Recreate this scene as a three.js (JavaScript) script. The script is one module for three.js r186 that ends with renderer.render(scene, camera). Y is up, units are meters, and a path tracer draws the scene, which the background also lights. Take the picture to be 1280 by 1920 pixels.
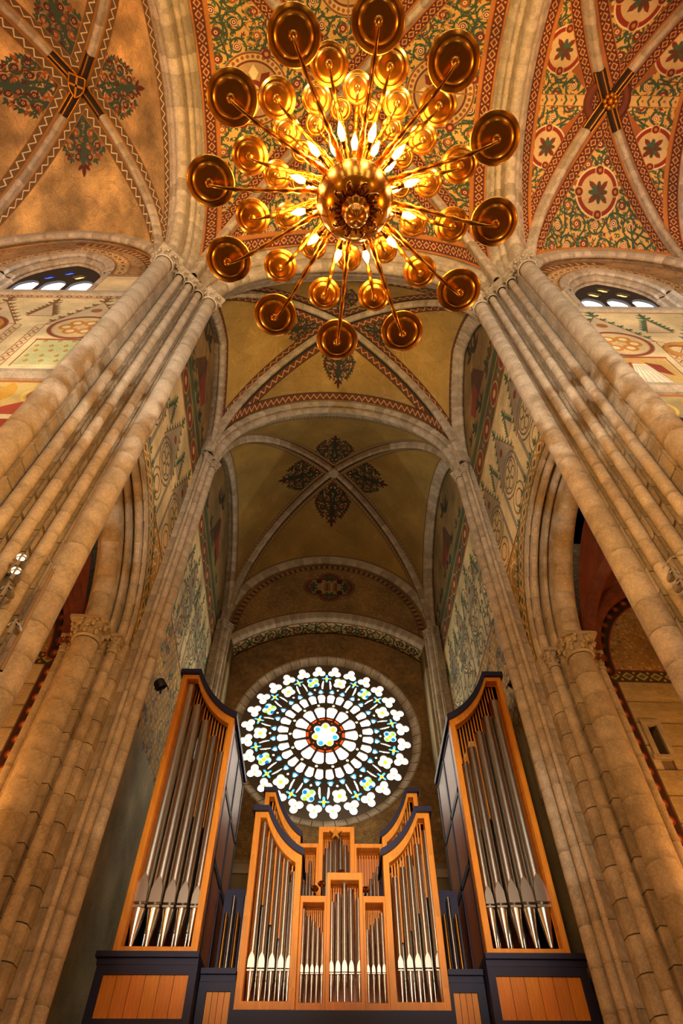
import * as THREE from 'three';
import { mergeGeometries } from 'three/addons/utils/BufferGeometryUtils.js';
import { RectAreaLightUniformsLib } from 'three/addons/lights/RectAreaLightUniformsLib.js';

// ---------------------------------------------------------------- camera, exposure, large lights
const scene = new THREE.Scene();
scene.background = new THREE.Color(0x000000);
const EYE = 1.6, FPX = 1160, PITCH = Math.atan(1160 / 850), YAW = THREE.MathUtils.degToRad(0.8), CAMX = -0.18;
const camera = new THREE.PerspectiveCamera(2 * THREE.MathUtils.radToDeg(Math.atan(960 / FPX)), 1280 / 1920, 0.05, 200);
camera.position.set(CAMX, EYE, 0);
camera.lookAt(CAMX + Math.sin(YAW) * Math.cos(PITCH), EYE + Math.sin(PITCH), -Math.cos(YAW) * Math.cos(PITCH));
scene.add(camera);
const renderer = new THREE.WebGLRenderer({ antialias: true });
renderer.toneMapping = THREE.LinearToneMapping;
renderer.toneMappingExposure = 1.0;
renderer.shadowMap.enabled = true;
RectAreaLightUniformsLib.init();
// brightness of the lamps (three.js units)
const BULB_POWER = 2.6, SPOT_POWER = 9, FLOOD_POWER = 350, ROSE_POWER = 1.1, DAY = 5;

// ---------------------------------------------------------------- small helpers
let seed = 20240611;
const rnd = () => { seed = (seed * 1664525 + 1013904223) >>> 0; return seed / 4294967296; };
const rr = (a, b) => a + (b - a) * rnd();
const pick = (a) => a[Math.floor(rnd() * a.length) % a.length];
const lerp = (a, b, t) => a + (b - a) * t;
const TAU = Math.PI * 2;
// d is the distance north of the camera: world z = -d. Heights are metres above the floor.
const v3 = (x, y, d) => new THREE.Vector3(x, y, -d);
// the transept stands a little askew of the crossing
const SKEW = THREE.MathUtils.degToRad(1.9), PIVOT = new THREE.Vector3(0, 0, -5);
const skewPos = PIVOT.clone().sub(PIVOT.clone().applyAxisAngle(new THREE.Vector3(0, 1, 0), SKEW));
const askew = (o) => { o.position.copy(skewPos); o.rotation.y = SKEW; return o; };
const FW = new THREE.Vector3(Math.sin(YAW) * Math.cos(PITCH), Math.sin(PITCH), -Math.cos(YAW) * Math.cos(PITCH));
const RT = new THREE.Vector3(Math.cos(YAW), 0, Math.sin(YAW)), UP = new THREE.Vector3().crossVectors(RT, FW);
// photo pixel -> point on the plane d = val, x = val or y = val (sk: in the transept's own axes)
function at(px, py, axis, val, sk = false) {
  const dir = FW.clone().multiplyScalar(FPX).addScaledVector(RT, px - 640).addScaledVector(UP, 960 - py);
  const o = new THREE.Vector3(CAMX, EYE, 0);
  if (sk) { const Y = new THREE.Vector3(0, 1, 0); o.sub(skewPos).applyAxisAngle(Y, -SKEW); dir.applyAxisAngle(Y, -SKEW); }
  const t = axis === 'd' ? (-val - o.z) / dir.z : axis === 'x' ? (val - o.x) / dir.x : (val - o.y) / dir.y;
  const p = o.addScaledVector(dir, t);
  return { x: p.x, y: p.y, d: -p.z };
}
const used = {};
function numbered(n) { if (!(n in used)) { used[n] = 0; return n; } used[n]++; return n + '_' + String(used[n]).padStart(3, '0'); }
function shade(o) { o.castShadow = true; o.receiveShadow = true; return o; }
function thing(name, label, category, opt = {}) {
  const o = new THREE.Group(); o.name = numbered(name); o.userData = { label, category };
  if (opt.group) o.userData.group = opt.group;
  if (opt.kind) o.userData.kind = opt.kind;
  if (opt.sk) askew(o);
  scene.add(o); return o;
}
function part(parent, name, geo, mat, label) {
  const m = shade(new THREE.Mesh(geo, mat)); m.name = name; if (label) m.userData.label = label; parent.add(m); return m;
}
function partGroup(parent, name, label) { const g = new THREE.Group(); g.name = name; if (label) g.userData.label = label; parent.add(g); return g; }
function single(name, geo, mat, label, category, opt = {}) {
  const m = shade(new THREE.Mesh(geo, mat)); m.name = numbered(name); m.userData = { label, category };
  if (opt.group) m.userData.group = opt.group;
  if (opt.kind) m.userData.kind = opt.kind;
  if (opt.sk) askew(m);
  scene.add(m); return m;
}
const boxAt = (x0, x1, y0, y1, d0, d1) => { const g = new THREE.BoxGeometry(Math.abs(x1 - x0), Math.abs(y1 - y0), Math.abs(d1 - d0)); g.translate((x0 + x1) / 2, (y0 + y1) / 2, -(d0 + d1) / 2); return g; };
// box with metric uv
function ubox(x0, x1, y0, y1, d0, d1) {
  const g = boxAt(x0, x1, y0, y1, d0, d1), p = g.attributes.position, n = g.attributes.normal, u = g.attributes.uv;
  for (let i = 0; i < p.count; i++) {
    const ax = Math.abs(n.getX(i)), ay = Math.abs(n.getY(i));
    if (ay > .5) u.setXY(i, p.getX(i), p.getZ(i)); else if (ax > .5) u.setXY(i, p.getZ(i), p.getY(i)); else u.setXY(i, p.getX(i), p.getY(i));
  }
  return g;
}

// ---------------------------------------------------------------- textures
function hash2(x, y) { let h = (x * 374761393 + y * 668265263) | 0; h = Math.imul(h ^ (h >>> 13), 1274126177); return ((h ^ (h >>> 16)) >>> 0) / 4294967296; }
function vnoise(x, y, per) {
  const xi = Math.floor(x), yi = Math.floor(y), fx = x - xi, fy = y - yi, sx = fx * fx * (3 - 2 * fx), sy = fy * fy * (3 - 2 * fy);
  const w = (a) => ((a % per) + per) % per;
  const a = hash2(w(xi), w(yi)), b = hash2(w(xi + 1), w(yi)), c = hash2(w(xi), w(yi + 1)), e = hash2(w(xi + 1), w(yi + 1));
  return lerp(lerp(a, b, sx), lerp(c, e, sx), sy);
}
function fbm(x, y, per, oct) { let s = 0, a = .5, t = 0; for (let o = 0; o < oct; o++) { s += a * vnoise(x, y, per); t += a; x *= 2; y *= 2; per *= 2; a *= .5; } return s / t; }
function dataTex(n, fn, srgb = true) {
  const d = new Uint8Array(n * n * 4);
  for (let j = 0; j < n; j++) for (let i = 0; i < n; i++) { const c = fn(i / n, j / n), k = (j * n + i) * 4; d[k] = c[0]; d[k + 1] = c[1]; d[k + 2] = c[2]; d[k + 3] = 255; }
  const t = new THREE.DataTexture(d, n, n); t.wrapS = t.wrapT = THREE.RepeatWrapping; t.magFilter = THREE.LinearFilter; t.minFilter = THREE.LinearMipmapLinearFilter; t.generateMipmaps = true;
  if (srgb) t.colorSpace = THREE.SRGBColorSpace; t.needsUpdate = true; return t;
}
const cl = (x) => Math.max(0, Math.min(255, x));
const grain = dataTex(512, (u, v) => { const a = fbm(u * 6, v * 6, 6, 5), b = fbm(u * 40, v * 40, 40, 3), s = hash2(Math.floor(u * 512), Math.floor(v * 512)); const k = 205 + (a - .5) * 62 + (b - .5) * 44 + (s - .5) * 18 + (s > .99 ? -26 : 0); return [cl(k * 1.03), cl(k), cl(k * .96)]; });
const relief = dataTex(512, (u, v) => { const a = fbm(u * 24, v * 24, 24, 4), s = hash2(Math.floor(u * 512), Math.floor(v * 512)); const k = cl(90 + a * 120 + (s - .5) * 40); return [k, k, k]; }, false);
function stone(hex, rough = .82, bump = .0022) { return new THREE.MeshStandardMaterial({ color: hex, map: grain, bumpMap: relief, bumpScale: bump, roughness: rough }); }
const stones = [0xeadec6, 0xded1b7, 0xd3c5aa, 0xe3d7be].map((c) => stone(c));
const mortar = stone(0x8b7a62, .95);
const redBrown = new THREE.MeshStandardMaterial({ color: 0x8a4a30, map: grain, roughness: .9 });

// canvas in metres: x to the right, y up
function sheet(wm, hm, ppm, x0 = 0, y0 = 0) {
  const c = document.createElement('canvas'); c.width = Math.round(wm * ppm); c.height = Math.round(hm * ppm);
  const g = c.getContext('2d'); g.setTransform(ppm, 0, 0, -ppm, -x0 * ppm, c.height + y0 * ppm); g.lineJoin = g.lineCap = 'round';
  return { c, g, wm, hm, x0, y0, ppm };
}
function tex(s) { const t = new THREE.CanvasTexture(s.c); t.colorSpace = THREE.SRGBColorSpace; t.anisotropy = 8; t.wrapS = t.wrapT = THREE.ClampToEdgeWrapping; return t; }
// patches and grain of old paint over the whole sheet
function weather(s, amp, freq, fine = .5, per = 64) {
  const g = s.g, W = s.c.width, H = s.c.height; g.save(); g.setTransform(1, 0, 0, 1, 0, 0);
  const im = g.getImageData(0, 0, W, H), d = im.data, f = freq / s.ppm, off = rnd() * 50;
  for (let j = 0; j < H; j++) for (let i = 0; i < W; i++) {
    const a = fbm(i * f + off, j * f + off, per, 4) - .5, b = hash2(i >> 1, j >> 1) - .5, k = 1 + amp * (a * 2 + b * fine), q = (j * W + i) * 4;
    d[q] = cl(d[q] * k); d[q + 1] = cl(d[q + 1] * (k * .985 + .01)); d[q + 2] = cl(d[q + 2] * (k * .96 + .02));
  }
  g.putImageData(im, 0, 0); g.restore();
}
const disc = (g, x, y, r, c) => { g.fillStyle = c; g.beginPath(); g.arc(x, y, r, 0, TAU); g.fill(); };
const ringOf = (g, x, y, r, w, c) => { g.strokeStyle = c; g.lineWidth = w; g.beginPath(); g.arc(x, y, r, 0, TAU); g.stroke(); };
function poly(g, pts, fill, stroke, w) { g.beginPath(); pts.forEach((p, i) => (i ? g.lineTo(p[0], p[1]) : g.moveTo(p[0], p[1]))); g.closePath(); if (fill) { g.fillStyle = fill; g.fill(); } if (stroke) { g.strokeStyle = stroke; g.lineWidth = w; g.stroke(); } }
function stroke(g, pts, c, w) { g.strokeStyle = c; g.lineWidth = w; g.beginPath(); pts.forEach((p, i) => (i ? g.lineTo(p[0], p[1]) : g.moveTo(p[0], p[1]))); g.stroke(); }
function leafBlob(g, x, y, a, s, c) {
  g.fillStyle = c; g.save(); g.translate(x, y); g.rotate(a);
  for (const [t, l] of [[0, 1], [.85, .75], [-.85, .75]]) { g.save(); g.rotate(t); g.beginPath(); g.moveTo(0, 0); g.quadraticCurveTo(s * .55 * l, s * .42 * l, s * 1.15 * l, 0); g.quadraticCurveTo(s * .55 * l, -s * .42 * l, 0, 0); g.fill(); g.restore(); }
  g.restore();
}
function flower(g, x, y, r, c1, c2, n) {
  for (let k = 0; k < n; k++) { const a = k / n * TAU + x * 3; disc(g, x + Math.cos(a) * r * .55, y + Math.sin(a) * r * .55, r * .42, c1); }
  disc(g, x, y, r * .42, c2); disc(g, x, y, r * .2, c1);
}
// spiral scroll-work over a rectangle
function scrolls(g, x0, x1, y0, y1, R, col) {
  const sx = R * 2.0, sy = R * 1.78; let row = 0;
  for (let y = y0; y < y1 + sy; y += sy, row++) {
    for (let x = x0 + (row % 2) * sx / 2, k = 0; x < x1 + sx; x += sx, k++) {
      const cx = x + rr(-.16, .16) * R, cy = y + rr(-.16, .16) * R, s = (k + row) % 2 ? 1 : -1, a0 = rr(0, TAU), r0 = R * rr(.84, 1.04), turns = rr(1.15, 1.6);
      const P = (t, k2 = 1) => { const a = a0 + s * t * TAU * turns, r = r0 * (1 - .66 * t) * k2; return [cx + Math.cos(a) * r, cy + Math.sin(a) * r, a]; };
      const pts = []; for (let i = 0; i <= 36; i++) pts.push(P(i / 36));
      const a1 = a0 - s * .9; stroke(g, [[cx + Math.cos(a0) * r0, cy + Math.sin(a0) * r0], [cx + Math.cos(a1 + s * .35) * r0 * 1.3, cy + Math.sin(a1 + s * .35) * r0 * 1.3], [cx + Math.cos(a1) * r0 * 2, cy + Math.sin(a1) * r0 * 2]], col.vine, R * .17);
      stroke(g, pts, col.vine, R * .17);
      for (let i = 1; i < 30; i += 3) { const [px, py, a] = P(i / 36); const out = i % 2 ? 1 : -1; leafBlob(g, px, py, a + (out > 0 ? s * .7 : Math.PI - s * .5), R * rr(.32, .46), i % 5 ? col.vine : col.leaf); }
      const f = pick(col.flowers); disc(g, cx, cy, R * .36, f); flower(g, cx, cy, R * .4, f, col.pale, 5 + (k % 3)); if (rnd() < .35) { ringOf(g, cx, cy, R * .3, R * .07, col.pale); }
      for (const e of [1.2, 2.6, 4.0]) { const lx = cx + sx * .5 + rr(-.2, .2) * R, ly = cy + (e - 2.6) * R * .5; leafBlob(g, lx, ly, a0 + e * 1.7, R * .36, rnd() < .5 ? pick(col.flowers) : col.vine); }
      for (let e = 0; e < 3; e++) { const q = rr(0, TAU), rad = R * rr(.95, 1.2), qx = cx + Math.cos(q) * rad, qy = cy + Math.sin(q) * rad; const c = []; for (let i = 0; i <= 10; i++) { const w = q + i * .42 * s; c.push([qx + Math.cos(w) * R * .2 * (1 - i / 14), qy + Math.sin(w) * R * .2 * (1 - i / 14)]); } stroke(g, c, col.vine, R * .1); }
    }
  }
}
// the path moved sideways (left of its direction for side = 1)
function offset(pts, side, w) { return pts.map((p, i) => { const a = pts[Math.max(0, i - 1)], b = pts[Math.min(pts.length - 1, i + 1)], L = Math.hypot(b[0] - a[0], b[1] - a[1]) || 1; return [p[0] - side * (b[1] - a[1]) / L * w, p[1] + side * (b[0] - a[0]) / L * w]; }); }
// ornamental band along a polyline
function band(g, pts, w, style, col) {
  stroke(g, pts, col.edge, w * 1.16); stroke(g, pts, col.base, w * .96);
  let acc = 0, step = style === 'zigzag' ? w * .62 : w * 1.02, last = pts[0], k = 0; const marks = [];
  for (let i = 1; i < pts.length; i++) {
    const a = pts[i - 1], b = pts[i], L = Math.hypot(b[0] - a[0], b[1] - a[1]); if (!L) continue;
    while (acc <= L) { const t = acc / L; marks.push([lerp(a[0], b[0], t), lerp(a[1], b[1], t), Math.atan2(b[1] - a[1], b[0] - a[0])]); acc += step; }
    acc -= L;
  }
  if (style === 'zigzag') stroke(g, marks.map(([x, y, a], i) => { const s = (i % 2 ? 1 : -1) * w * .3; return [x - Math.sin(a) * s, y + Math.cos(a) * s]; }), col.mark, w * .13);
  else for (const [x, y, a] of marks) {
    g.save(); g.translate(x, y); g.rotate(a);
    if (style === 'leaf') { poly(g, [[-w * .46, 0], [0, w * .36], [w * .46, 0], [0, -w * .36]], col.mark); poly(g, [[-w * .3, 0], [0, w * .2], [w * .3, 0], [0, -w * .2]], col.dot); disc(g, w * .5, w * .3, w * .1, col.mark); disc(g, w * .5, -w * .3, w * .1, col.mark); }
    else if (style === 'bead') { disc(g, 0, 0, w * .3, col.mark); disc(g, 0, 0, w * .16, col.dot); }
    else { poly(g, [[-w * .2, -w * .4], [w * .2, -w * .4], [w * .2, w * .4], [-w * .2, w * .4]], col.mark); }
    g.restore();
  }
}
// ---------------------------------------------------------------- masonry builders
// two-centred arch: half span a, rise r; point of the ring that lies q outside the intrados, t = 0 at the springing, 1 at the apex
function archCurve(a, r) { const c = (r * r - a * a) / (2 * a), R = a + c; return { a, r, c, R, pt(q, t) { const th = t * Math.acos(THREE.MathUtils.clamp(c / (R + q), -1, 1)); return [-c + (R + q) * Math.cos(th), (R + q) * Math.sin(th)]; }, h(m) { const x = m * a + c; return Math.sqrt(Math.max(0, R * R - x * x)); }, len(m) { return R * (Math.acos(THREE.MathUtils.clamp(c / R, -1, 1)) - Math.acos(THREE.MathUtils.clamp((m * a + c) / R, -1, 1))); } }; }
const segCurve = (a, r) => { const R = (a * a + r * r) / (2 * r), th0 = Math.asin((R - r) / R); return { a, r, R, pt(q, t) { const th = lerp(th0, Math.PI / 2, t); return [(R + q) * Math.cos(th), (R + q) * Math.sin(th) + r - R]; } }; };
// stones of one half of an arch; (ox, od) springing-line middle, (ux, ud) unit direction of the span in plan; profile [[p, q], ...]
function voussoirs(parent, name, o) {
  const { ox, od, ux, ud, y0, arc, profile, n, mats, side = 1, t0 = 0, t1 = 1, groove = .016, gap = .035 } = o;
  const wx = -ud, wd = ux, N = profile.length; const cum = [0]; for (let i = 1; i < N; i++) cum.push(cum[i - 1] + Math.hypot(profile[i][0] - profile[i - 1][0], profile[i][1] - profile[i - 1][1]));
  for (let k = 0; k < n; k++) {
    const a = lerp(t0, t1, k / n), b = lerp(t0, t1, (k + 1) / n), rows = [[0, 1], [gap, 0], [.5, 0], [1 - gap, 0], [1, 1]];
    const pos = [], uv = [], idx = [];
    rows.forEach(([f, g]) => { const t = lerp(a, b, f); profile.forEach(([p, q], i) => { const [x, y] = arc.pt(q + g * groove, t), s = side * x; pos.push(ox + ux * s + wx * p, y0 + y, -(od + ud * s + wd * p)); uv.push(cum[i], t * arc.R * 1.3 + k * .37); }); });
    for (let r = 0; r < rows.length - 1; r++) for (let i = 0; i < N - 1; i++) { const A = r * N + i, B = A + 1, C = A + N, D = C + 1; if (side > 0) idx.push(A, C, B, B, C, D); else idx.push(A, B, C, B, D, C); }
    const g = new THREE.BufferGeometry(); g.setAttribute('position', new THREE.Float32BufferAttribute(pos, 3)); g.setAttribute('uv', new THREE.Float32BufferAttribute(uv, 2)); g.setIndex(idx); g.computeVertexNormals();
    part(parent, name, g, pick(mats));
  }
}
// profile pieces: a roll of radius r centred at (p, q)
function roll(p, q, r, from = Math.PI, to = TAU, n = 8) { const o = []; for (let i = 0; i <= n; i++) { const a = lerp(from, to, i / n); o.push([p + Math.cos(a) * r, q + Math.sin(a) * r]); } return o; }
// drums: one shared geometry per radius, height and turn
const drumCache = {};
function drumGeo(r, h, seg = 14) {
  const key = r.toFixed(3) + '_' + h.toFixed(3); if (drumCache[key]) return drumCache[key];
  const e = Math.min(.018, r * .12), pts = [[r - e, 0], [r, e * .9], [r, h - e * .9], [r - e, h]].map(([x, y]) => new THREE.Vector2(x, y));
  const g = new THREE.LatheGeometry(pts, seg), u = g.attributes.uv, p = g.attributes.position; for (let i = 0; i < u.count; i++) u.setXY(i, u.getX(i) * TAU * r, p.getY(i));
  return (drumCache[key] = g);
}
function shaft(parent, x, d, y0, y1, r, ch, mats, name = 'shaft', seg = 14) {
  const g = partGroup(parent, name), n = Math.max(1, Math.round((y1 - y0) / ch)), h = (y1 - y0) / n;
  for (let i = 0; i < n; i++) { const m = part(g, 'drum', drumGeo(r, h, seg), pick(mats)); m.position.set(x, y0 + i * h, -d); m.rotation.y = Math.floor(rnd() * 6); }
  return g;
}
// carved capital: bell with two rows of leaves under a square-edged abacus
const capCache = {};
function capGeo(r, h) {
  const key = r.toFixed(3) + h.toFixed(2); if (capCache[key]) return capCache[key];
  const gs = [], lat = new THREE.LatheGeometry([[r * 1.0, 0], [r * 1.16, .02], [r * 1.18, .05], [r * 1.02, .075], [r * 1.02, h * .4], [r * 1.18, h * .66], [r * 1.42, h * .86]].map(([x, y]) => new THREE.Vector2(x, y)), 16); gs.push(lat);
  const ab = new THREE.BoxGeometry(r * 2.9, h * .17, r * 2.9); ab.translate(0, h * .93, 0); gs.push(ab);
  for (let row = 0; row < 2; row++) for (let k = 0; k < 8; k++) {
    const a = (k + row * .5) / 8 * TAU, s = new THREE.SphereGeometry(r * .3, 6, 4); s.scale(.7, 1.25, .75); s.translate(r * (1.12 + row * .24), h * (.34 + row * .34), 0); s.rotateY(a); gs.push(s);
    const c2 = new THREE.SphereGeometry(r * .17, 5, 3); c2.translate(r * (1.32 + row * .22), h * (.47 + row * .32), 0); c2.rotateY(a + .1); gs.push(c2);
  }
  return (capCache[key] = mergeGeometries(gs.map((g) => g.index ? g.toNonIndexed() : g)));
}
function capital(parent, x, d, y, r, h, mat, rot = 0) { const m = part(parent, 'capital', capGeo(r, h), mat); m.position.set(x, y, -d); m.rotation.y = rot; return m; }
// extruded plan polygon [[x, d], ...] from y0 to y1
function prism(plan, y0, y1) {
  const pos = [], uv = [], N = plan.length; let cum = 0;
  for (let i = 0; i < N; i++) {
    const a = plan[i], b = plan[(i + 1) % N], L = Math.hypot(b[0] - a[0], b[1] - a[1]);
    const q = [[a, y0, cum], [b, y0, cum + L], [b, y1, cum + L], [a, y0, cum], [b, y1, cum + L], [a, y1, cum]]; q.forEach(([p, y, u]) => { pos.push(p[0], y, -p[1]); uv.push(u, y); }); cum += L;
  }
  const tri = THREE.ShapeUtils.triangulateShape(plan.map((p) => new THREE.Vector2(p[0], p[1])), []);
  for (const y of [y0, y1]) for (const t of tri) (y === y1 ? t : [t[0], t[2], t[1]]).forEach((i) => { pos.push(plan[i][0], y, -plan[i][1]); uv.push(plan[i][0], plan[i][1]); });
  const g = new THREE.BufferGeometry(); g.setAttribute('position', new THREE.Float32BufferAttribute(pos, 3)); g.setAttribute('uv', new THREE.Float32BufferAttribute(uv, 2)); g.computeVertexNormals(); return g;
}
// horizontal moulding: profile [[out, y], ...] along x at plane d, or along d at plane x
function runX(prof, x0, x1, d) { const pl = prof.map(([o, y]) => [o, y]); const pos = [], uv = []; for (let i = 0; i < pl.length - 1; i++) { const a = pl[i], b = pl[i + 1]; for (const [x, p] of [[x0, a], [x1, a], [x1, b], [x0, a], [x1, b], [x0, b]]) { pos.push(x, p[1], -(d - p[0])); uv.push(x, p[1] + p[0]); } } const g = new THREE.BufferGeometry(); g.setAttribute('position', new THREE.Float32BufferAttribute(pos, 3)); g.setAttribute('uv', new THREE.Float32BufferAttribute(uv, 2)); g.computeVertexNormals(); return g; }
function archShape(shape, cx, y0, arc, yb, n = 20, rev = false) {  // closed pointed opening
  const pts = [[cx - arc.a, yb]]; for (let i = 0; i <= n; i++) { const [x, y] = arc.pt(0, i / n); pts.push([cx - x, y0 + y]); } for (let i = n; i >= 0; i--) { const [x, y] = arc.pt(0, i / n); pts.push([cx + x, y0 + y]); } pts.push([cx + arc.a, yb]);
  pts.forEach(([x, y], i) => (i ? shape.lineTo(x, y) : shape.moveTo(x, y))); shape.closePath(); return shape;
}
// a wall slab drawn in (s, y), s along x (axis 'x', facing south at plane d) or along d (axis 'd', at plane x, thickness away from the axis)
function wallGeo(shape, axis, plane, thick, s0, y0, ws, hs) {
  const g = new THREE.ExtrudeGeometry(shape, { depth: thick, bevelEnabled: false, curveSegments: 20 }), p = g.attributes.position, u = g.attributes.uv;
  for (let i = 0; i < p.count; i++) {
    const s = p.getX(i), y = p.getY(i), z = p.getZ(i); u.setXY(i, (s - s0) / ws, (y - y0) / hs);
    if (axis === 'x') p.setXYZ(i, s, y, -(plane + z)); else p.setXYZ(i, plane + Math.sign(plane) * z, y, -s);
  }
  g.computeVertexNormals(); return g;
}
// quadripartite vault
const vaultH = (V) => ({ X: archCurve(V.a, V.rX), D: archCurve(V.b, V.rD), G: archCurve(Math.hypot(V.a, V.b), V.rc) });
function vaultCell(V, dirName) {
  const { X, D, G } = vaultH(V), alongX = dirName === 'n' || dirName === 's', A = alongX ? X : D, sg = dirName === 'n' || dirName === 'e' ? 1 : -1, M = 36, K = 12, L = A.len(1) < 0 ? -A.len(1) : A.len(1), Lt = Math.abs(A.len(1));
  const pos = [], uv = [], idx = [];
  for (let i = 0; i <= M; i++) {
    let m = -1 + 2 * i / M; m = Math.sign(m) * Math.pow(Math.abs(m), .85); const am = Math.min(Math.abs(m), .9999), s = Math.sign(m) * Math.abs(A.len(am));
    for (let k = 0; k <= K; k++) {
      const t = k / K, n = am + (1 - am) * t, h = lerp(G.h(am), A.h(am), t) + (V.bump || 0) * Math.sin(Math.PI * t) * (1 - am);
      pos.push(alongX ? V.cx + m * V.a : V.cx + sg * n * V.a, V.y0 + h, -(alongX ? V.cd + sg * n * V.b : V.cd + m * V.b)); uv.push(.5 + s / (2 * Lt), n);
    }
  }
  for (let i = 0; i < M; i++) for (let k = 0; k < K; k++) { const a = i * (K + 1) + k, b = a + 1, c = a + K + 1, e = c + 1; idx.push(a, c, b, b, c, e); }
  const g = new THREE.BufferGeometry(); g.setAttribute('position', new THREE.Float32BufferAttribute(pos, 3)); g.setAttribute('uv', new THREE.Float32BufferAttribute(uv, 2)); g.setIndex(idx); g.computeVertexNormals(); return g;
}
// painted sheet of one cell, unrolled: s across, n*depth along; returns the sheet and the curve of the diagonal
function cellSheet(V, alongX, ppm) {
  const { X, D } = vaultH(V), A = alongX ? X : D, L = Math.abs(A.len(1)), dep = alongX ? V.b : V.a, s = sheet(2 * L, dep, ppm, -L, 0);
  s.L = L; s.dep = dep; s.diag = []; for (let i = 0; i <= 60; i++) { const m = i / 60; s.diag.push([Math.abs(A.len(Math.min(m, .9999))), m * dep]); }
  return s;
}
const ribProfile = [[-.17, .12], [-.17, -.02], [-.13, -.06], [-.12, -.1], ...roll(0, -.13, .09, Math.PI, TAU, 8), [.12, -.1], [.13, -.06], [.17, -.02], [.17, .12]];
function ribs(parent, V, mats, n = 16, profile = ribProfile, t1 = 1) {
  const L = Math.hypot(V.a, V.b), arc = archCurve(L, V.rc);
  for (const [sx, sd] of [[1, 1], [1, -1], [-1, 1], [-1, -1]]) {
    const r = partGroup(parent, 'rib'); voussoirs(r, 'voussoir', { ox: V.cx, od: V.cd, ux: sx * V.a / L, ud: sd * V.b / L, y0: V.y0, arc, profile, n, mats, t1 });
  }
}
// ---------------------------------------------------------------- plan of the church (metres)
const ROSE_Y = 14.85;
const S = 18.9, CD = .79, SHAFT_TOP = 18.5;
const arcN = archCurve(3.72, 3.6), arcW = archCurve(3.62, 3.75), apexOf = (A, q) => Math.sqrt((A.R + q) ** 2 - A.c ** 2);
const V0 = { cx: 0, cd: CD, a: 4.2, b: 4.1, y0: S, rX: apexOf(arcN, .48), rD: apexOf(arcW, .48), rc: 6.5, bump: .12 };
const VL = { cx: -8.36, cd: CD, a: 3.1, b: 4.06, y0: S, rX: 3.85, rD: apexOf(arcW, .48), rc: 6.3, bump: .15 };
const VR = { ...VL, cx: 7.65, cd: CD + .1, a: 2.42, rX: 2.45, rc: 4.55 };
const arcM = archCurve(4.02, 4.05);
const V1 = { cx: 0, cd: 8.23, a: 4.2, b: 2.32, y0: S, rX: 4.25, rD: 3.7, rc: 6.35, bump: .12 };
const V2 = { cx: 0, cd: 14.85, a: 4.2, b: 3.72, y0: S, rX: 4.25, rD: 4.0, rc: 6.1, bump: .12 };

const plaster = stone(0xcfbd92, .9, .003);
// floor and the plain walls that close the room behind and beside the camera
single('floor', ubox(-13.2, 13.2, -.3, 0, -12, 20.6), stone(0x5c5144, .6), 'worn grey-brown stone floor of the church', 'floor', { kind: 'structure' });
{ // south wall with three tall lancet windows, behind the camera: daylight on the piers, mirrored by the organ pipes
  const sh = new THREE.Shape(); sh.moveTo(-13.2, 0); sh.lineTo(13.2, 0); sh.lineTo(13.2, 26); sh.lineTo(-13.2, 26); sh.closePath(); const cs = [-6.6, -3.2, 0, 3.2, 6.6], A = archCurve(.6, 1.2);
  for (const x of cs) sh.holes.push(archShape(new THREE.Path(), x, 18, A, 8.5, 10));
  const g = new THREE.ExtrudeGeometry(sh, { depth: .5, bevelEnabled: false }); g.translate(0, 0, 12); single('wall_south', g, plaster, 'plain plastered wall closing the church behind the crossing', 'wall', { kind: 'structure' });
  cs.forEach((x, i) => { const w = thing('window_' + (4 + i), ['tall lancet window at the nave end of the south wall', 'tall lancet window of the south wall beside the middle one towards the nave', 'middle tall lancet window of the south wall', 'tall lancet window of the south wall beside the middle one towards the choir', 'tall lancet window at the choir end of the south wall'][i], 'window', { kind: 'structure' }); const p = new THREE.ShapeGeometry(archShape(new THREE.Shape(), x, 18, A, 8.5, 10)); p.translate(0, 0, 12.25); part(w, 'pane', p, new THREE.MeshStandardMaterial({ color: 0x222222, emissive: 0xfff6ea, emissiveIntensity: DAY, roughness: .3 }));
    const b = []; for (let y = 9.5; y < 18; y += 1.1) b.push(boxAt(x - .6, x + .6, y - .03, y + .03, -12.22, -12.16)); b.push(boxAt(x - .05, x + .05, 8.5, 18.9, -12.22, -12.14)); part(w, 'glazing_bars', mergeGeometries(b), new THREE.MeshStandardMaterial({ color: 0x2c2620, roughness: .9 }));
    const ra = new THREE.RectAreaLight(0xfff6ea, DAY * .06, 1.1, 10); ra.position.set(x, 13.6, 12.1); ra.lookAt(x, 13.6, 0); ra.name = 'daylight'; w.add(ra); });
}
single('wall_west', ubox(-13.6, -13.2, 0, 26, -12, 10.3), plaster, 'plain plastered wall closing the nave on the west', 'wall', { kind: 'structure' });
single('wall_east', ubox(13.2, 13.6, 0, 26, -12, 10.3), plaster, 'plain plastered wall closing the choir on the east', 'wall', { kind: 'structure' });
single('ceiling_south', ubox(-13.2, 13.2, 25.6, 26, -12, -3.3), plaster, 'plain plaster ceiling south of the crossing', 'ceiling', { kind: 'structure' });

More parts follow.
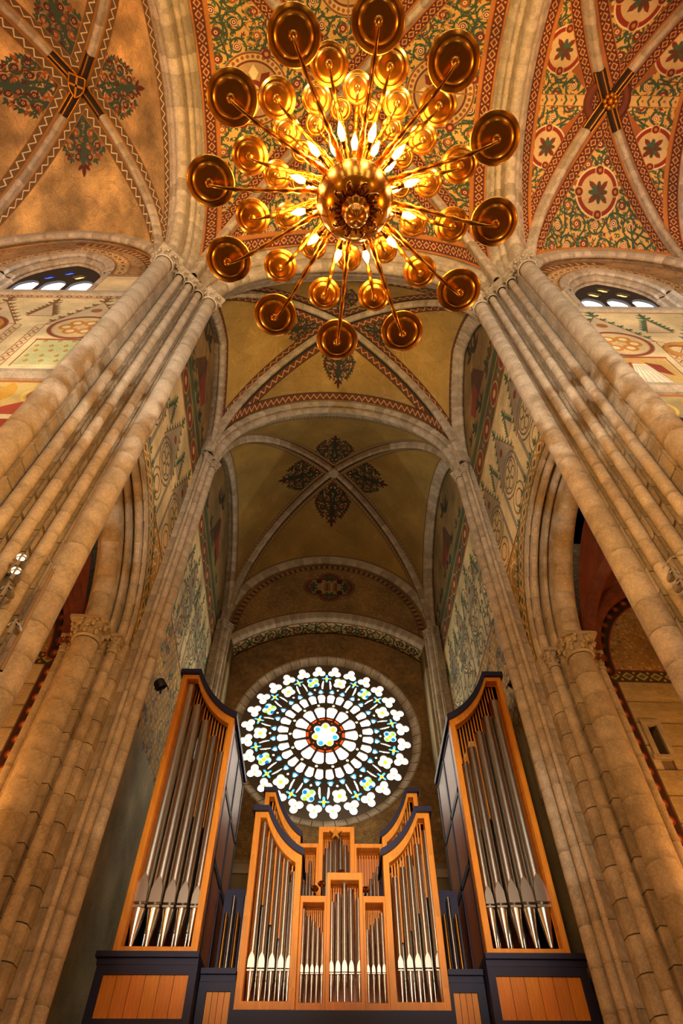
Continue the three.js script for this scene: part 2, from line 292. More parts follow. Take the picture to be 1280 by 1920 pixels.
// ---- painted vault sheets
const pal = { vine: '#3a5038', leaf: '#4d6644', flowers: ['#7d2f1c', '#8e4a22', '#6b2a1c', '#a05a2a'], pale: '#e9d7a6' };
const leafBand = { edge: '#a8682c', base: '#5a2416', mark: '#c39a58', dot: '#6e2a18' };
const zigBand = { edge: '#a8702c', base: '#6e5230', mark: '#e6d3a2', dot: '#333' };
function mirrorPaths(s) { return [s.diag, s.diag.map(([x, y]) => [-x, y])]; }
function clipCell(s) { const g = s.g; g.beginPath(); g.moveTo(0, 0); s.diag.forEach((p) => g.lineTo(p[0], p[1])); [...s.diag].reverse().forEach((p) => g.lineTo(-p[0], p[1])); g.closePath(); }
function sideBands(s, w, style, col) { mirrorPaths(s).forEach((p, i) => { stroke(s.g, p, col.edge, .5); band(s.g, offset(p, i ? -1 : 1, .2 + w * .5), w, style, col); }); }
function medallion(g, x, y, r) {
  disc(g, x, y, r * 1.2, '#cfae6c'); ringOf(g, x, y, r, r * .2, '#8a2f1f'); ringOf(g, x, y, r * 1.14, r * .05, '#e9d7a6'); disc(g, x, y, r * .86, '#cbb07c');
  for (let k = 0; k < 4; k++) { const a = k * TAU / 4 + Math.PI / 4; leafBlob(g, x, y, a, r * .62, k % 2 ? '#5a3a22' : '#3f5a44'); disc(g, x + Math.cos(a) * r * .5, y + Math.sin(a) * r * .5, r * .12, '#7d2f1c'); }
  for (let k = 0; k < 4; k++) { const a = k * TAU / 4; disc(g, x + Math.cos(a) * r, y + Math.sin(a) * r, r * .25, '#d0a868'); disc(g, x + Math.cos(a) * r, y + Math.sin(a) * r, r * .2, '#6b2a1c'); disc(g, x + Math.cos(a) * r, y + Math.sin(a) * r, r * .09, '#b5722e'); }
}
function laceMedallion(g, x, y, r) {
  disc(g, x, y, r, '#cfae6c'); ringOf(g, x, y, r * .96, r * .05, '#7d4a28'); for (let k = 0; k < 36; k++) { const a = k / 36 * TAU; disc(g, x + Math.cos(a) * r * .86, y + Math.sin(a) * r * .86, r * .05, '#8e5a30'); }
  ringOf(g, x, y, r * .74, r * .06, '#6b3a22'); disc(g, x, y, r * .7, '#b99763');
  for (let k = 0; k < 8; k++) { const a = k / 8 * TAU; g.save(); g.translate(x, y); g.rotate(a); poly(g, [[r * .2, 0], [r * .45, r * .14], [r * .66, 0], [r * .45, -r * .14]], k % 2 ? '#7d2f1c' : '#e9d7a6'); g.restore(); }
  disc(g, x, y, r * .26, '#7d2f1c'); disc(g, x, y, r * .14, '#d8bf88'); for (const e of [0, 1, 2, 3]) { const a = e * TAU / 4 + .4; disc(g, x + Math.cos(a) * r, y + Math.sin(a) * r, r * .13, '#6b2a1c'); disc(g, x + Math.cos(a) * r, y + Math.sin(a) * r, r * .06, '#c08a4a'); }
}
function foliageCell(V, alongX, rich) {
  const s = cellSheet(V, alongX, 110), g = s.g; g.fillStyle = '#d2a85c'; g.fillRect(-s.L, 0, 2 * s.L, s.dep);
  scrolls(g, -s.L - .3, s.L + .3, 0, s.dep, .29, pal);
  const cy = s.dep * .66;
  if (rich === 'one') { const y = s.dep * .56; for (const e of [-1, 1]) { stroke(g, [[0, y], [e * 1.9, y - .35]], '#9a5a2c', .26); stroke(g, [[0, y + .1], [e * 1.9, y - .24]], '#3a5038', .07); for (let k = 0; k < 5; k++) disc(g, e * (.7 + k * .24), y - .1 - k * .045, .05, '#d8bf88'); } medallion(g, 0, y, .56); }
  else if (rich === 'two') {
    stroke(g, [[0, 0], [0, s.dep]], '#cdaa66', .3); for (const e of [-.14, .14]) stroke(g, [[e, 0], [e, s.dep]], '#8e5a30', .02); for (let y = .9; y < s.dep; y += .3) { for (const e of [-1, 1]) { stroke(g, [[0, y], [e * .1, y + .06]], '#3a5038', .05); } disc(g, 0, y + .15, .03, '#8e5a30'); }
    for (const x of [-1.2, 1.2]) { stroke(g, [[x * .3, cy - .95], [x, cy], [x * 1.75, cy + .75]], '#9a5a2c', .22); stroke(g, [[x * .36, cy - 1], [x * 1.8, cy + .7]], '#3a5038', .06); medallion(g, x, cy, .5); }
  } else { laceMedallion(g, 0, cy, .95); stroke(g, [[0, s.dep], [0, 0]], '#9a6a35', .04); for (const e of [-1, 1]) for (let x = 1.2; x < 3; x += .34) { ringOf(g, e * x, cy, .12, .03, '#a8743c'); } }
  sideBands(s, .25, 'leaf', leafBand);
  stroke(g, [[-s.L, s.dep], [s.L, s.dep]], '#b5722e', .82); const e = []; for (let x = -s.L; x <= s.L; x += .1) e.push([x, s.dep - .17]); band(g, e, .26, 'leaf', leafBand);
  weather(s, .2, 1.2, .5); return new THREE.MeshStandardMaterial({ map: tex(s), roughness: .88 });
}
function bunch(g, x, y, a, r, cols) {   // painted spade-shaped bouquet beside a boss, pointing along a
  g.save(); g.translate(x, y); g.rotate(a); const W = (t) => .1 + .62 * Math.sin(Math.min(1, t * 1.45) * Math.PI * .62) * (1 - Math.pow(t, 3) * .82);
  for (const sgn of [1, -1]) {
    stroke(g, [[0, 0], [r * .25, sgn * r * .1], [r * .6, sgn * r * .05], [r * 1.25, 0]], cols.vine, r * .08);
    for (const [t, f, q] of [[.22, .5, .17], [.48, .78, .2], [.5, .33, .19], [.8, .62, .18], [.85, .22, .17], [1.08, .4, .13]]) {
      const cx = r * t, cy = sgn * r * W(t / 1.3) * f * 1.15, p = []; for (let i = 0; i <= 20; i++) { const w = i / 20 * 5.6, k = r * q * (1 - i / 30); p.push([cx - Math.cos(w) * k, cy - sgn * Math.sin(w) * k]); } stroke(g, p, cols.vine, r * .065); stroke(g, [p[0], [cx - r * q * 1.6, cy - sgn * r * .12]], cols.vine, r * .06);
      flower(g, cx, cy, r * .1, pick(cols.flowers), cols.pale, 5); for (let e = 0; e < 4; e++) leafBlob(g, cx + Math.cos(e * 1.7) * r * q, cy + Math.sin(e * 1.7) * r * q, e * 1.7 + .5, r * .12, e % 2 ? cols.vine : pick(cols.flowers));
    }
    for (let k = 0; k < 11; k++) { const t = .12 + k * .1; leafBlob(g, r * t, sgn * r * W(t / 1.3), sgn * (1.35 - k * .1), r * .15, k % 3 ? cols.vine : pick(cols.flowers)); }
  }
  leafBlob(g, r * 1.25, 0, 0, r * .3, cols.flowers[0]); leafBlob(g, r * 1.05, 0, .1, r * .25, cols.vine); g.restore();
}
function plainCell(V, alongX, base, bandCol, cols, opt = {}) {
  const s = cellSheet(V, alongX, opt.ppm || 100), g = s.g; g.fillStyle = base; g.fillRect(-s.L, 0, 2 * s.L, s.dep);
  for (let k = 0; k < 70; k++) { g.globalAlpha = .05; g.fillStyle = k % 2 ? '#5d4420' : '#f0dba8'; g.beginPath(); g.ellipse(rr(-s.L, s.L), rr(0, s.dep), rr(.2, .9), rr(.1, .4), rr(0, 3), 0, TAU); g.fill(); }
  g.globalAlpha = .3; for (let k = 0; k < (opt.streaks || 0); k++) { const x = rr(-s.L, s.L), y = rr(0, s.dep), a = rr(-1.2, 1.2); stroke(g, [[x, y], [x + Math.cos(a) * rr(.1, .4), y + Math.sin(a) * .2]], k % 3 ? '#6b5026' : '#e2c68c', rr(.008, .022)); } g.globalAlpha = 1;
  weather(s, opt.amp || .3, opt.freq || .9, .35);
  if (opt.disc !== false) { ringOf(g, 0, 0, .52, .55, '#6d4a26'); for (const [r, c] of [[.3, '#8a4a28'], [.45, '#c8a56a'], [.62, '#5a2c1a'], [.74, '#d6b77c']]) ringOf(g, 0, 0, r, .07, c); }
  bunch(g, 0, .72, Math.PI / 2, opt.bunch || 1.05, cols);
  sideBands(s, opt.bw || .26, opt.style || 'zigzag', bandCol);
  const e = []; for (let x = -s.L; x <= s.L + .05; x += .1) e.push([x, s.dep - .13]); band(g, e, opt.bw ? Math.min(.2, opt.bw) : .2, opt.style || 'zigzag', bandCol);
  return new THREE.MeshStandardMaterial({ map: tex(s), roughness: .9 });
}
const crossMats = { n: foliageCell(V0, true, 'lace') }; crossMats.s = crossMats.e = crossMats.w = crossMats.n;
const nCol = { vine: '#3c4c3a', flowers: ['#5a2318', '#a85a2a', '#8e4a22'], pale: '#caa065' };
const lMat = plainCell(VL, false, '#b8925a', zigBand, nCol, { streaks: 1400, amp: .46, freq: 1.4, bw: .24 });
const lMat2 = plainCell(VL, true, '#b49058', zigBand, nCol, { streaks: 1400, amp: .46, freq: 1.4, bw: .24 });
const rMat = foliageCell(VR, true, 'one'), rMat2 = foliageCell(VR, false, 'two');
const tCol = { vine: '#2c3324', flowers: ['#4a1c14', '#6b2a1c', '#5a3a20'], pale: '#a8824a' }, tBand = { edge: '#28301f', base: '#6e3a20', mark: '#d3ae6c', dot: '#222' };
const t2Band = { edge: '#54261a', base: '#8a7148', mark: '#a78a58', dot: '#54261a' };
const t1n = plainCell(V1, true, '#ab8c48', tBand, tCol, { streaks: 900, amp: .2, bw: .22, bunch: .8 }), t1e = plainCell(V1, false, '#a78844', tBand, tCol, { streaks: 900, amp: .2, bw: .22, bunch: .95 });
const t2n = plainCell(V2, true, '#a28340', t2Band, tCol, { streaks: 600, amp: .18, bw: .14, style: 'plain' }), t2e = plainCell(V2, false, '#a28340', t2Band, tCol, { streaks: 600, amp: .18, bw: .14, style: 'plain' });

const gold = new THREE.MeshStandardMaterial({ color: 0xd08a28, metalness: .85, roughness: .35 });
const soot = new THREE.MeshStandardMaterial({ color: 0x2a1d14, roughness: .8 });
function bossRing(parent, V, r, mat) { const g = new THREE.LatheGeometry([[r * .72, .1], [r * .75, -.05], [r * .95, -.06], [r, .02], [r * 1.1, .03], [r * 1.12, .14]].map(([x, y]) => new THREE.Vector2(x, y)), 28); const m = part(parent, 'boss_ring', g, mat); m.position.set(V.cx, V.y0 + V.rc - .06, -V.cd); return m; }
function gilding(parent, V, len) {   // gilt rib ends around the boss: dark body, gilt edges
  const L = Math.hypot(V.a, V.b), arc = archCurve(L, V.rc);
  for (const [sx, sd] of [[1, 1], [1, -1], [-1, 1], [-1, -1]]) {
    const o = { ox: V.cx, od: V.cd, ux: sx * V.a / L, ud: sd * V.b / L, y0: V.y0, arc, n: 1, groove: 0, t0: 1 - len, t1: 1 };
    const r = partGroup(parent, 'gilt_rib_end', 'rib end painted black with gilt edges'); voussoirs(r, 'rib_body', { ...o, mats: [soot], profile: [[-.17, .1], [-.17, -.06], ...roll(0, -.13, .1), [.17, -.06], [.17, .1]] });
    for (const p of [-.15, 0, .15]) voussoirs(r, 'gilt_strip', { ...o, mats: [gold], profile: roll(p, p ? -.09 : -.24, .028, 0, TAU, 6) });
  }
}
// crossing vault
{
  const c = thing('ceiling_crossing', 'crossing vault painted with green scrolling foliage and lace medallions', 'vault', { kind: 'structure' });
  for (const k of 'nsew') part(c, 'vault_cell', vaultCell(V0, k), crossMats[k]);
  ribs(c, V0, stones, 18); bossRing(c, V0, .55, redBrown);
}
{
  const c = thing('ceiling_nave', 'ochre nave vault with painted bouquets around a gilt shield boss', 'vault', { kind: 'structure' });
  for (const k of 'nsew') part(c, 'vault_cell', vaultCell(VL, k), k === 'n' || k === 's' ? lMat2 : lMat);
  ribs(c, VL, stones, 15, ribProfile, .88); gilding(c, VL, .12); bossRing(c, VL, .62, redBrown);
  const sh = new THREE.Shape(); sh.moveTo(-.24, .26); sh.lineTo(.24, .26); sh.lineTo(.24, -.02); sh.quadraticCurveTo(.2, -.2, 0, -.32); sh.quadraticCurveTo(-.2, -.2, -.24, -.02); sh.closePath();
  const bg = new THREE.ExtrudeGeometry(sh, { depth: .06, bevelEnabled: false }); bg.rotateX(Math.PI / 2); const b = part(c, 'shield_boss', bg, soot, 'black shield boss with gilt rim and cross'); b.position.set(VL.cx, VL.y0 + VL.rc - .33, -VL.cd); b.rotation.y = .35;
  const rim = []; for (const p of sh.getSpacedPoints(40)) rim.push(new THREE.Vector3(p.x, -.075, p.y)); part(b, 'gilt_rim', new THREE.TubeGeometry(new THREE.CatmullRomCurve3(rim, true), 60, .03, 6, true), gold);
  part(b, 'gilt_cross', mergeGeometries([boxAt(-.22, .22, -.1, -.06, -.03, .03), boxAt(-.03, .03, -.1, -.06, -.25, .28)]), gold);
}
{
  const c = thing('ceiling_choir', 'choir vault covered in green foliage with red ringed medallions', 'vault', { kind: 'structure' });
  for (const k of 'nsew') part(c, 'vault_cell', vaultCell(VR, k), k === 'n' || k === 's' ? rMat : rMat2);
  ribs(c, VR, stones, 15, ribProfile, .88); gilding(c, VR, .12); bossRing(c, VR, .62, redBrown);
  const gs = [new THREE.SphereGeometry(.09, 10, 6)]; for (let k = 0; k < 8; k++) { const s = new THREE.SphereGeometry(.07, 8, 5); s.translate(Math.cos(k * TAU / 8) * .16, .02, Math.sin(k * TAU / 8) * .16); gs.push(s); }
  const b = part(c, 'rosette_boss', mergeGeometries(gs), gold, 'gilt rosette boss'); b.position.set(VR.cx, VR.y0 + VR.rc - .3, -VR.cd);
}
// transept vaults
{
  const c = thing('ceiling_transept', 'ochre transept vault bay with zigzag bands beside its ribs', 'vault', { kind: 'structure', sk: true });
  for (const k of 'nsew') part(c, 'vault_cell', vaultCell(V1, k), k === 'n' || k === 's' ? t1n : t1e);
  ribs(c, V1, stones, 14); bossRing(c, V1, .5, redBrown);
}
{
  const c = thing('ceiling_transept', 'ochre transept vault bay with four dark bouquets in front of the rose wall', 'vault', { kind: 'structure', sk: true });
  for (const k of 'nsew') part(c, 'vault_cell', vaultCell(V2, k), k === 'n' || k === 's' ? t2n : t2e);
  ribs(c, V2, stones, 16); bossRing(c, V2, .62, redBrown);
  const g = new THREE.LatheGeometry([[0, -.08], [.08, -.08], [.12, -.03], [.2, -.05], [.24, 0], [.24, .12]].map(([x, y]) => new THREE.Vector2(x, y)), 20); const b = part(c, 'boss', g, stones[0]); b.position.set(0, V2.y0 + V2.rc - .28, -V2.cd);
}
// ---- crossing arches
const archProfile = [[-.62, .62], [-.47, .5], [-.46, .38], [-.38, .36], ...roll(-.26, .27, .1, Math.PI * .9, Math.PI * 1.95, 7), [-.165, .3], [-.19, .3], [-.19, .07], ...roll(0, 0, .17, Math.PI * .95, Math.PI * 2.05, 10), [.19, .07], [.19, .3], [.165, .3], ...roll(.26, .27, .1, Math.PI * 1.05, Math.PI * 2.1, 7), [.38, .36], [.46, .38], [.47, .5], [.62, .62]];
function bigArch(label, ox, od, ux, ud, arc, mats, n, profile, sk, y0 = S) {
  const t = thing('arch_moulding', label, 'arch', { sk, kind: 'structure' }); for (const side of [1, -1]) voussoirs(t, 'voussoir', { ox, od, ux, ud, y0, arc, profile, n, mats, side });
  return t;
}
bigArch('moulded stone arch between the crossing and the organ transept', 0, 5.45, 1, 0, arcN, stones, 15, archProfile, false);
bigArch('moulded stone arch between the crossing and the ochre nave vault', -4.785, CD, 0, 1, arcW, stones, 15, archProfile, false);
bigArch('moulded stone arch at the far end of the medallion choir vault', 10.52, CD + .1, 0, 1, arcW, stones, 12, archProfile, false);
bigArch('moulded stone arch at the far end of the ochre nave vault', -11.92, CD, 0, 1, arcW, stones, 12, archProfile, false);
bigArch('moulded stone arch between the crossing and the medallion choir vault', 4.785, CD, 0, 1, arcW, stones, 15, archProfile, false);
const midProfile = [[-.36, .42], [-.34, .22], [-.24, .2], ...roll(-.17, .13, .07, Math.PI, TAU, 5), [-.1, .05], ...roll(0, -.02, .1, Math.PI, TAU, 7), [.1, .05], ...roll(.17, .13, .07, Math.PI, TAU, 5), [.24, .2], [.34, .22], [.36, .42]];
bigArch('slender stone arch across the transept between its two ochre vault bays', 0, 10.86, 1, 0, arcM, stones, 18, midProfile, true);
const wallRib = [[-.2, .25], [-.2, 0], ...roll(-.08, -.02, .09, Math.PI, TAU, 6), [.06, .06], [.2, .12], [.2, .25]];
bigArch('thin stone wall arch above the rose window under the vault', 0, 18.62, 1, 0, archCurve(4.12, 4.1), stones, 16, wallRib, true);
for (const s of [-1, 1]) {
  const sd = s < 0 ? 'towards the nave' : 'towards the choir';
  bigArch('thin stone wall arch over the canopy paintings near the crossing ' + sd, s * 4.22, V1.cd, 0, 1, archCurve(2.3, 3.6), stones, 12, wallRib, true);
  bigArch('thin stone wall arch over the transept wall behind the organ ' + sd, s * 4.22, V2.cd, 0, 1, archCurve(3.68, 3.9), stones, 14, wallRib, true);
  bigArch('thin stone wall arch around the clerestory window of the ' + (s < 0 ? 'nave' : 'choir'), s < 0 ? -8.36 : 7.62, 4.74, 1, 0, s < 0 ? archCurve(3.15, 3.75) : archCurve(2.42, 2.3), stones, 14, wallRib, false);
}
// ---- crossing piers
function crossingPier(s, label) {
  const t = thing('clustered_column', label, 'pier', { kind: 'structure' });
  const plan = [[5.4, 4.8], [5.02, 4.8], [5.02, 4.58], [4.57, 4.56], [4.6, 4.6], [4.6, 4.92], [4.32, 4.92], [4.31, 4.87], [4.28, 4.84], [4.32, 4.87], [4.32, 5.13], [4.1, 5.13], [4.09, 5.08], [4.06, 5.05], [4.1, 5.08], [4.1, 5.35], [3.88, 5.35], [3.87, 5.29], [3.84, 5.26], [3.85, 5.3], [3.85, 5.66], [4.06, 5.66], [4.06, 5.88], [4.42, 5.88], [4.42, 6.0], [5.4, 6.0]].map(([x, d]) => [s * x, d]);
  if (s < 0) plan.reverse();
  const n = 41, h = SHAFT_TOP / n; for (let i = 0; i < n; i++) part(t, 'stone_course', prism(plan, i * h + .008, (i + 1) * h - .008), pick(stones));
  for (const [x, d, r, ch] of [[4.785, 4.41, .21, .47], [4.42, 4.76, .093, .47], [4.2, 4.98, .093, .47], [3.98, 5.2, .093, .47], [3.72, 5.45, .18, .47], [3.98, 5.72, .1, .47]]) {
    shaft(t, s * x, d, 0, SHAFT_TOP, r, ch, stones, 'shaft', r > .15 ? 20 : 12); capital(t, s * x, d, SHAFT_TOP, r * (r > .15 ? 1.08 : 1.35), .44, pick(stones), s * Math.PI / 4);
  }
  part(t, 'impost', prism(plan.map(([x, d]) => [x, d]), SHAFT_TOP + .003, S + .1), stones[2]);
  return t;
}
crossingPier(-1, 'tall clustered stone pier between the nave wall and the transept');
crossingPier(1, 'tall clustered stone pier between the choir wall and the transept');
for (const s of [-1, 1]) single('clustered_column', prism([[3.8, -3.6], [4.6, -3.0], [5.4, -3.0], [5.4, -4.4], [3.8, -4.4]].map(([x, d]) => [s * x, d]), 0, S), stones[0], s < 0 ? 'plain stone pier south of the crossing on the nave side' : 'plain stone pier south of the crossing on the choir side', 'pier', { kind: 'structure' });
// ---- transept wall shafts
function wallShafts(s, d, label, list, top) {
  const t = thing('shaft_column', label, 'column', { sk: true, kind: 'structure' });
  for (const [x, dd, r] of list) { shaft(t, s * x, d + dd, 0, top, r, .56, stones, 'shaft', 12); capital(t, s * x, d + dd, top, r * 1.1, .34, pick(stones), Math.PI / 4); }
  const n = 33, h = top / n; for (let i = 0; i < n; i++) part(t, 'stone_course', boxAt(s * 4.2, s * 4.42, i * h + .004, (i + 1) * h - .004, d - (d > 17 ? .1 : .34), d + (d > 17 ? .2 : .34)), pick(stones));
  part(t, 'impost', boxAt(s * 4.14, s * 4.42, top + .002, S + .1, d - (d > 17 ? .1 : .3), d + .2), stones[1]);
}
for (const s of [-1, 1]) {
  const sd = s < 0 ? 'left' : 'right', tw = s < 0 ? 'beside the organ tower towards the nave' : 'beside the organ tower towards the choir';
  wallShafts(s, 10.86, 'bundle of slim stone shafts up the transept wall ' + tw, [[4.03, 0, .13], [4.14, -.22, .095], [4.14, .22, .095], [4.2, -.38, .05]], 18.45);
  wallShafts(s, 18.35, 'slim corner shafts beside the rose window wall ' + (s < 0 ? 'towards the nave' : 'towards the choir'), [[4.03, 0, .12], [4.14, -.2, .07], [3.9, .15, .07]], 18.45);
}
// ---------------------------------------------------------------- painted walls
const cream = '#e2cf9f';
// nave and choir walls facing the camera at d = 4.85
const NW = 4.85, NX0 = 4.9, NX1 = 12.4, NTOP = 23.6;
const CL = { '-1': { c: 8.05, half: 1.2, rise: 1.85, spring: 19.25, sill: 17.45, low: 12.3, dy: .15 }, '1': { c: 7.25, half: 1.1, rise: 1.65, spring: 18.3, sill: 16.75, low: 12.05, dy: -.4 } };
function gable(g, x, y, w, h, col, crock) {   // painted gable, apex at x, y+h
  poly(g, [[x - w, y], [x, y + h], [x + w, y]], col, '#8a5c38', .035); for (let k = 1; k < 7; k++) for (const s of [-1, 1]) leafBlob(g, x + s * w * (1 - k / 7), y + h * k / 7, s > 0 ? .6 : 2.5, .16, crock); leafBlob(g, x, y + h, Math.PI / 2, .28, crock); leafBlob(g, x, y + h + .2, Math.PI / 2, .2, crock);
}
function naveSheet(s) {
  const { c: winC, spring: WIN_S, half, rise, dy } = CL[s];
  const sh = sheet(NX1 - NX0, NTOP - 8, 115, 0, 8), g = sh.g, W = NX1 - NX0; g.fillStyle = cream; g.fillRect(0, 8, W, NTOP - 8);
  const X = (x) => Math.abs(x) - NX0;   // distance from the pier
  for (let y = 12.4; y < 22; y += .42) stroke(g, [[0, y], [W, y]], '#cdb888', .012);
  // zone under the window sill: painted gables
  g.save(); g.translate(0, dy);
  band(g, [[0, 16.98], [W, 16.98]], .24, 'bead', { edge: '#8a5c38', base: '#c8a878', mark: '#7d3a24', dot: '#dcc594' });
  const crock = s < 0 ? '#7a5a3a' : '#44664a';
  for (let k = 0; k < 4; k++) {
    const cx = .95 + k * 2.35; gable(g, cx, 15.0, .85, 1.55, '#cdbb98', crock); disc(g, cx, 15.95, .13, '#a86a34'); gable(g, cx + 1.18, 15.55, .3, .85, '#d6c198', crock);
    disc(g, cx, 14.85, .72, '#c2ad88'); ringOf(g, cx, 14.85, .66, .09, '#8a4a2a'); disc(g, cx, 14.85, .58, '#d9c08c'); for (let e = 0; e < 6; e++) { const a = e / 6 * TAU; disc(g, cx + Math.cos(a) * .32, 14.85 + Math.sin(a) * .28, .17, '#c98a3c'); disc(g, cx + Math.cos(a) * .32, 14.85 + Math.sin(a) * .28, .09, '#efd9a8'); }
    g.fillStyle = s < 0 ? '#c3c48c' : '#cfae64'; g.fillRect(cx - .62, 12.78, 1.24, 1.3); 
    if (s < 0) for (let i = 0; i < 4; i++) for (let j = 0; j < 5; j++) { const fx = cx - .45 + i * .3 + (j % 2) * .08, fy = 12.95 + j * .26; leafBlob(g, fx, fy, 1.57, .09, '#6f8a54'); disc(g, fx, fy, .045, '#c98a3c'); }
    else if (k !== 1) { // angel in a white robe with red wings
      poly(g, [[cx - .12, 13.85], [cx - .42, 13.7], [cx - .5, 13.2], [cx - .2, 13.4]], '#9a3f2a'); poly(g, [[cx + .12, 13.85], [cx + .42, 13.7], [cx + .5, 13.2], [cx + .2, 13.4]], '#9a3f2a'); poly(g, [[cx - .14, 13.78], [cx + .14, 13.78], [cx + .36, 12.82], [cx - .36, 12.82]], '#ece2c6', '#a58a60', .02); disc(g, cx, 13.92, .17, '#d8a63c'); disc(g, cx, 13.92, .1, '#d9a77e'); for (let i = 0; i < 6; i++) stroke(g, [[cx - .1 + i * .04, 13.7], [cx - .3 + i * .12, 12.85]], '#a99c7c', .012);
    }
    ringOf(g, cx, 13.43, 0, 0, '#000'); stroke(g, [[cx - .66, 12.72], [cx - .66, 14.1]], '#8a5c38', .03); stroke(g, [[cx + .66, 12.72], [cx + .66, 14.1]], '#8a5c38', .03); stroke(g, [[cx - .66, 14.1], [cx + .66, 14.1]], '#a2553a', .08);
    band(g, [[cx - .92, 12.7], [cx - .92, 14.9]], .17, 'zigzag', { edge: '#8a4a2a', base: '#d9c596', mark: '#8a3a24', dot: '#000' }); band(g, [[cx + .92, 12.7], [cx + .92, 14.9]], .17, 'zigzag', { edge: '#8a4a2a', base: '#d9c596', mark: '#8a3a24', dot: '#000' });
  }
  g.restore(); g.save(); g.translate(0, CL[s].low - 12.25);
  // zone under the lower string: half figures with haloes
  g.fillStyle = s < 0 ? '#c9b06a' : '#a89a6c'; g.fillRect(0, 8, W, 4.2); stroke(g, [[0, 12.14], [W, 12.14]], '#a8682c', .16);
  for (let k = 0; k < 4; k++) {
    const cx = .55 + k * 1.9; leafBlob(g, cx - .5, 11.4, 2.6, .8, '#c89a3a'); leafBlob(g, cx + .5, 11.4, .5, .8, '#c89a3a'); poly(g, [[cx - .7, 9.4], [cx - .45, 11.1], [cx, 11.4], [cx + .45, 11.1], [cx + .75, 9.4]], s < 0 ? '#a8482c' : '#2a2620'); ringOf(g, cx, 11.55, .27, .06, '#e3c25a'); disc(g, cx, 11.55, .2, '#b06a3a'); disc(g, cx, 11.52, .13, '#d9a77e'); stroke(g, [[cx - .8, 10.9], [cx - .2, 10.72], [cx + .4, 10.75], [cx + .9, 10.95]], '#e6d7a8', .16);
    ringOf(g, cx + .95, 9.2, .7, .1, '#5a7a54');
  }
  for (let k = 0; k < 400; k++) disc(g, rr(0, W), rr(8, 9.4), .03, '#e2cf9f');
  g.restore();
  // lunette: mottled brown above a frieze line, scroll border around the window
  stroke(g, [[0, 17.35], [0, 22]], '#3f6a4a', .12); g.fillStyle = '#a5855a'; g.fillRect(0, 19.0, W, 4.6); for (let k = 0; k < 900; k++) leafBlob(g, rr(0, W), rr(19.1, 23), rr(0, 6), .1, pick(['#8e6a42', '#b99a6a', '#7d5a3a']));
  band(g, [[0, 19.0], [W, 19.0]], .16, 'leaf', { edge: '#7d4a2c', base: '#a07a4c', mark: '#d8bd88', dot: '#7d3a24' });
  { const e = []; const A = archCurve(half + .62, rise + .7); for (let i = 0; i <= 30; i++) { const [x, y] = A.pt(0, i / 30); e.push([X(winC) - x, WIN_S + y]); } for (let i = 30; i >= 0; i--) { const [x, y] = A.pt(0, i / 30); e.push([X(winC) + x, WIN_S + y]); } band(g, e, .36, 'leaf', { edge: '#8e6236', base: '#b3915c', mark: '#d9c08c', dot: '#7d4a2c' }); }
  { const A = s < 0 ? archCurve(3.0, 3.6) : archCurve(2.27, 2.15), e = []; for (let i = 0; i <= 40; i++) { const [x, y] = A.pt(0, i / 40); e.push([X(s < 0 ? 8.36 : 7.62) - x, S - .1 + y]); } band(g, e, .25, 'plain', { edge: '#44684a', base: '#7d4428', mark: '#c9a262', dot: '#000' }); }
  weather(sh, .2, 1.4, .5); return new THREE.MeshStandardMaterial({ map: tex(sh), roughness: .9 });
}
const leadGlass = (c, k) => new THREE.MeshStandardMaterial({ color: 0x222222, emissive: c, emissiveIntensity: k, roughness: .3 });
function quatre(cx, cy, r, lobes, a0 = 0, k = .5) { const s = new THREE.Shape(), n = lobes * 10; for (let i = 0; i <= n; i++) { const a = a0 + i / n * TAU, q = r * (1 - k * .5 + k * .5 * Math.abs(Math.cos((a - a0) * lobes / 2))); i ? s.lineTo(cx + Math.cos(a) * q, cy + Math.sin(a) * q) : s.moveTo(cx + Math.cos(a) * q, cy + Math.sin(a) * q); } return s; }
const asPath = (s) => { const p = new THREE.Path(); p.setFromPoints(s.getPoints(8)); return p; };
function lancet(cx, y0, w, ys, n = 8) { const s = new THREE.Shape(), A = archCurve(w, w * 1.35); return archShape(s, cx, ys, A, y0, n); }

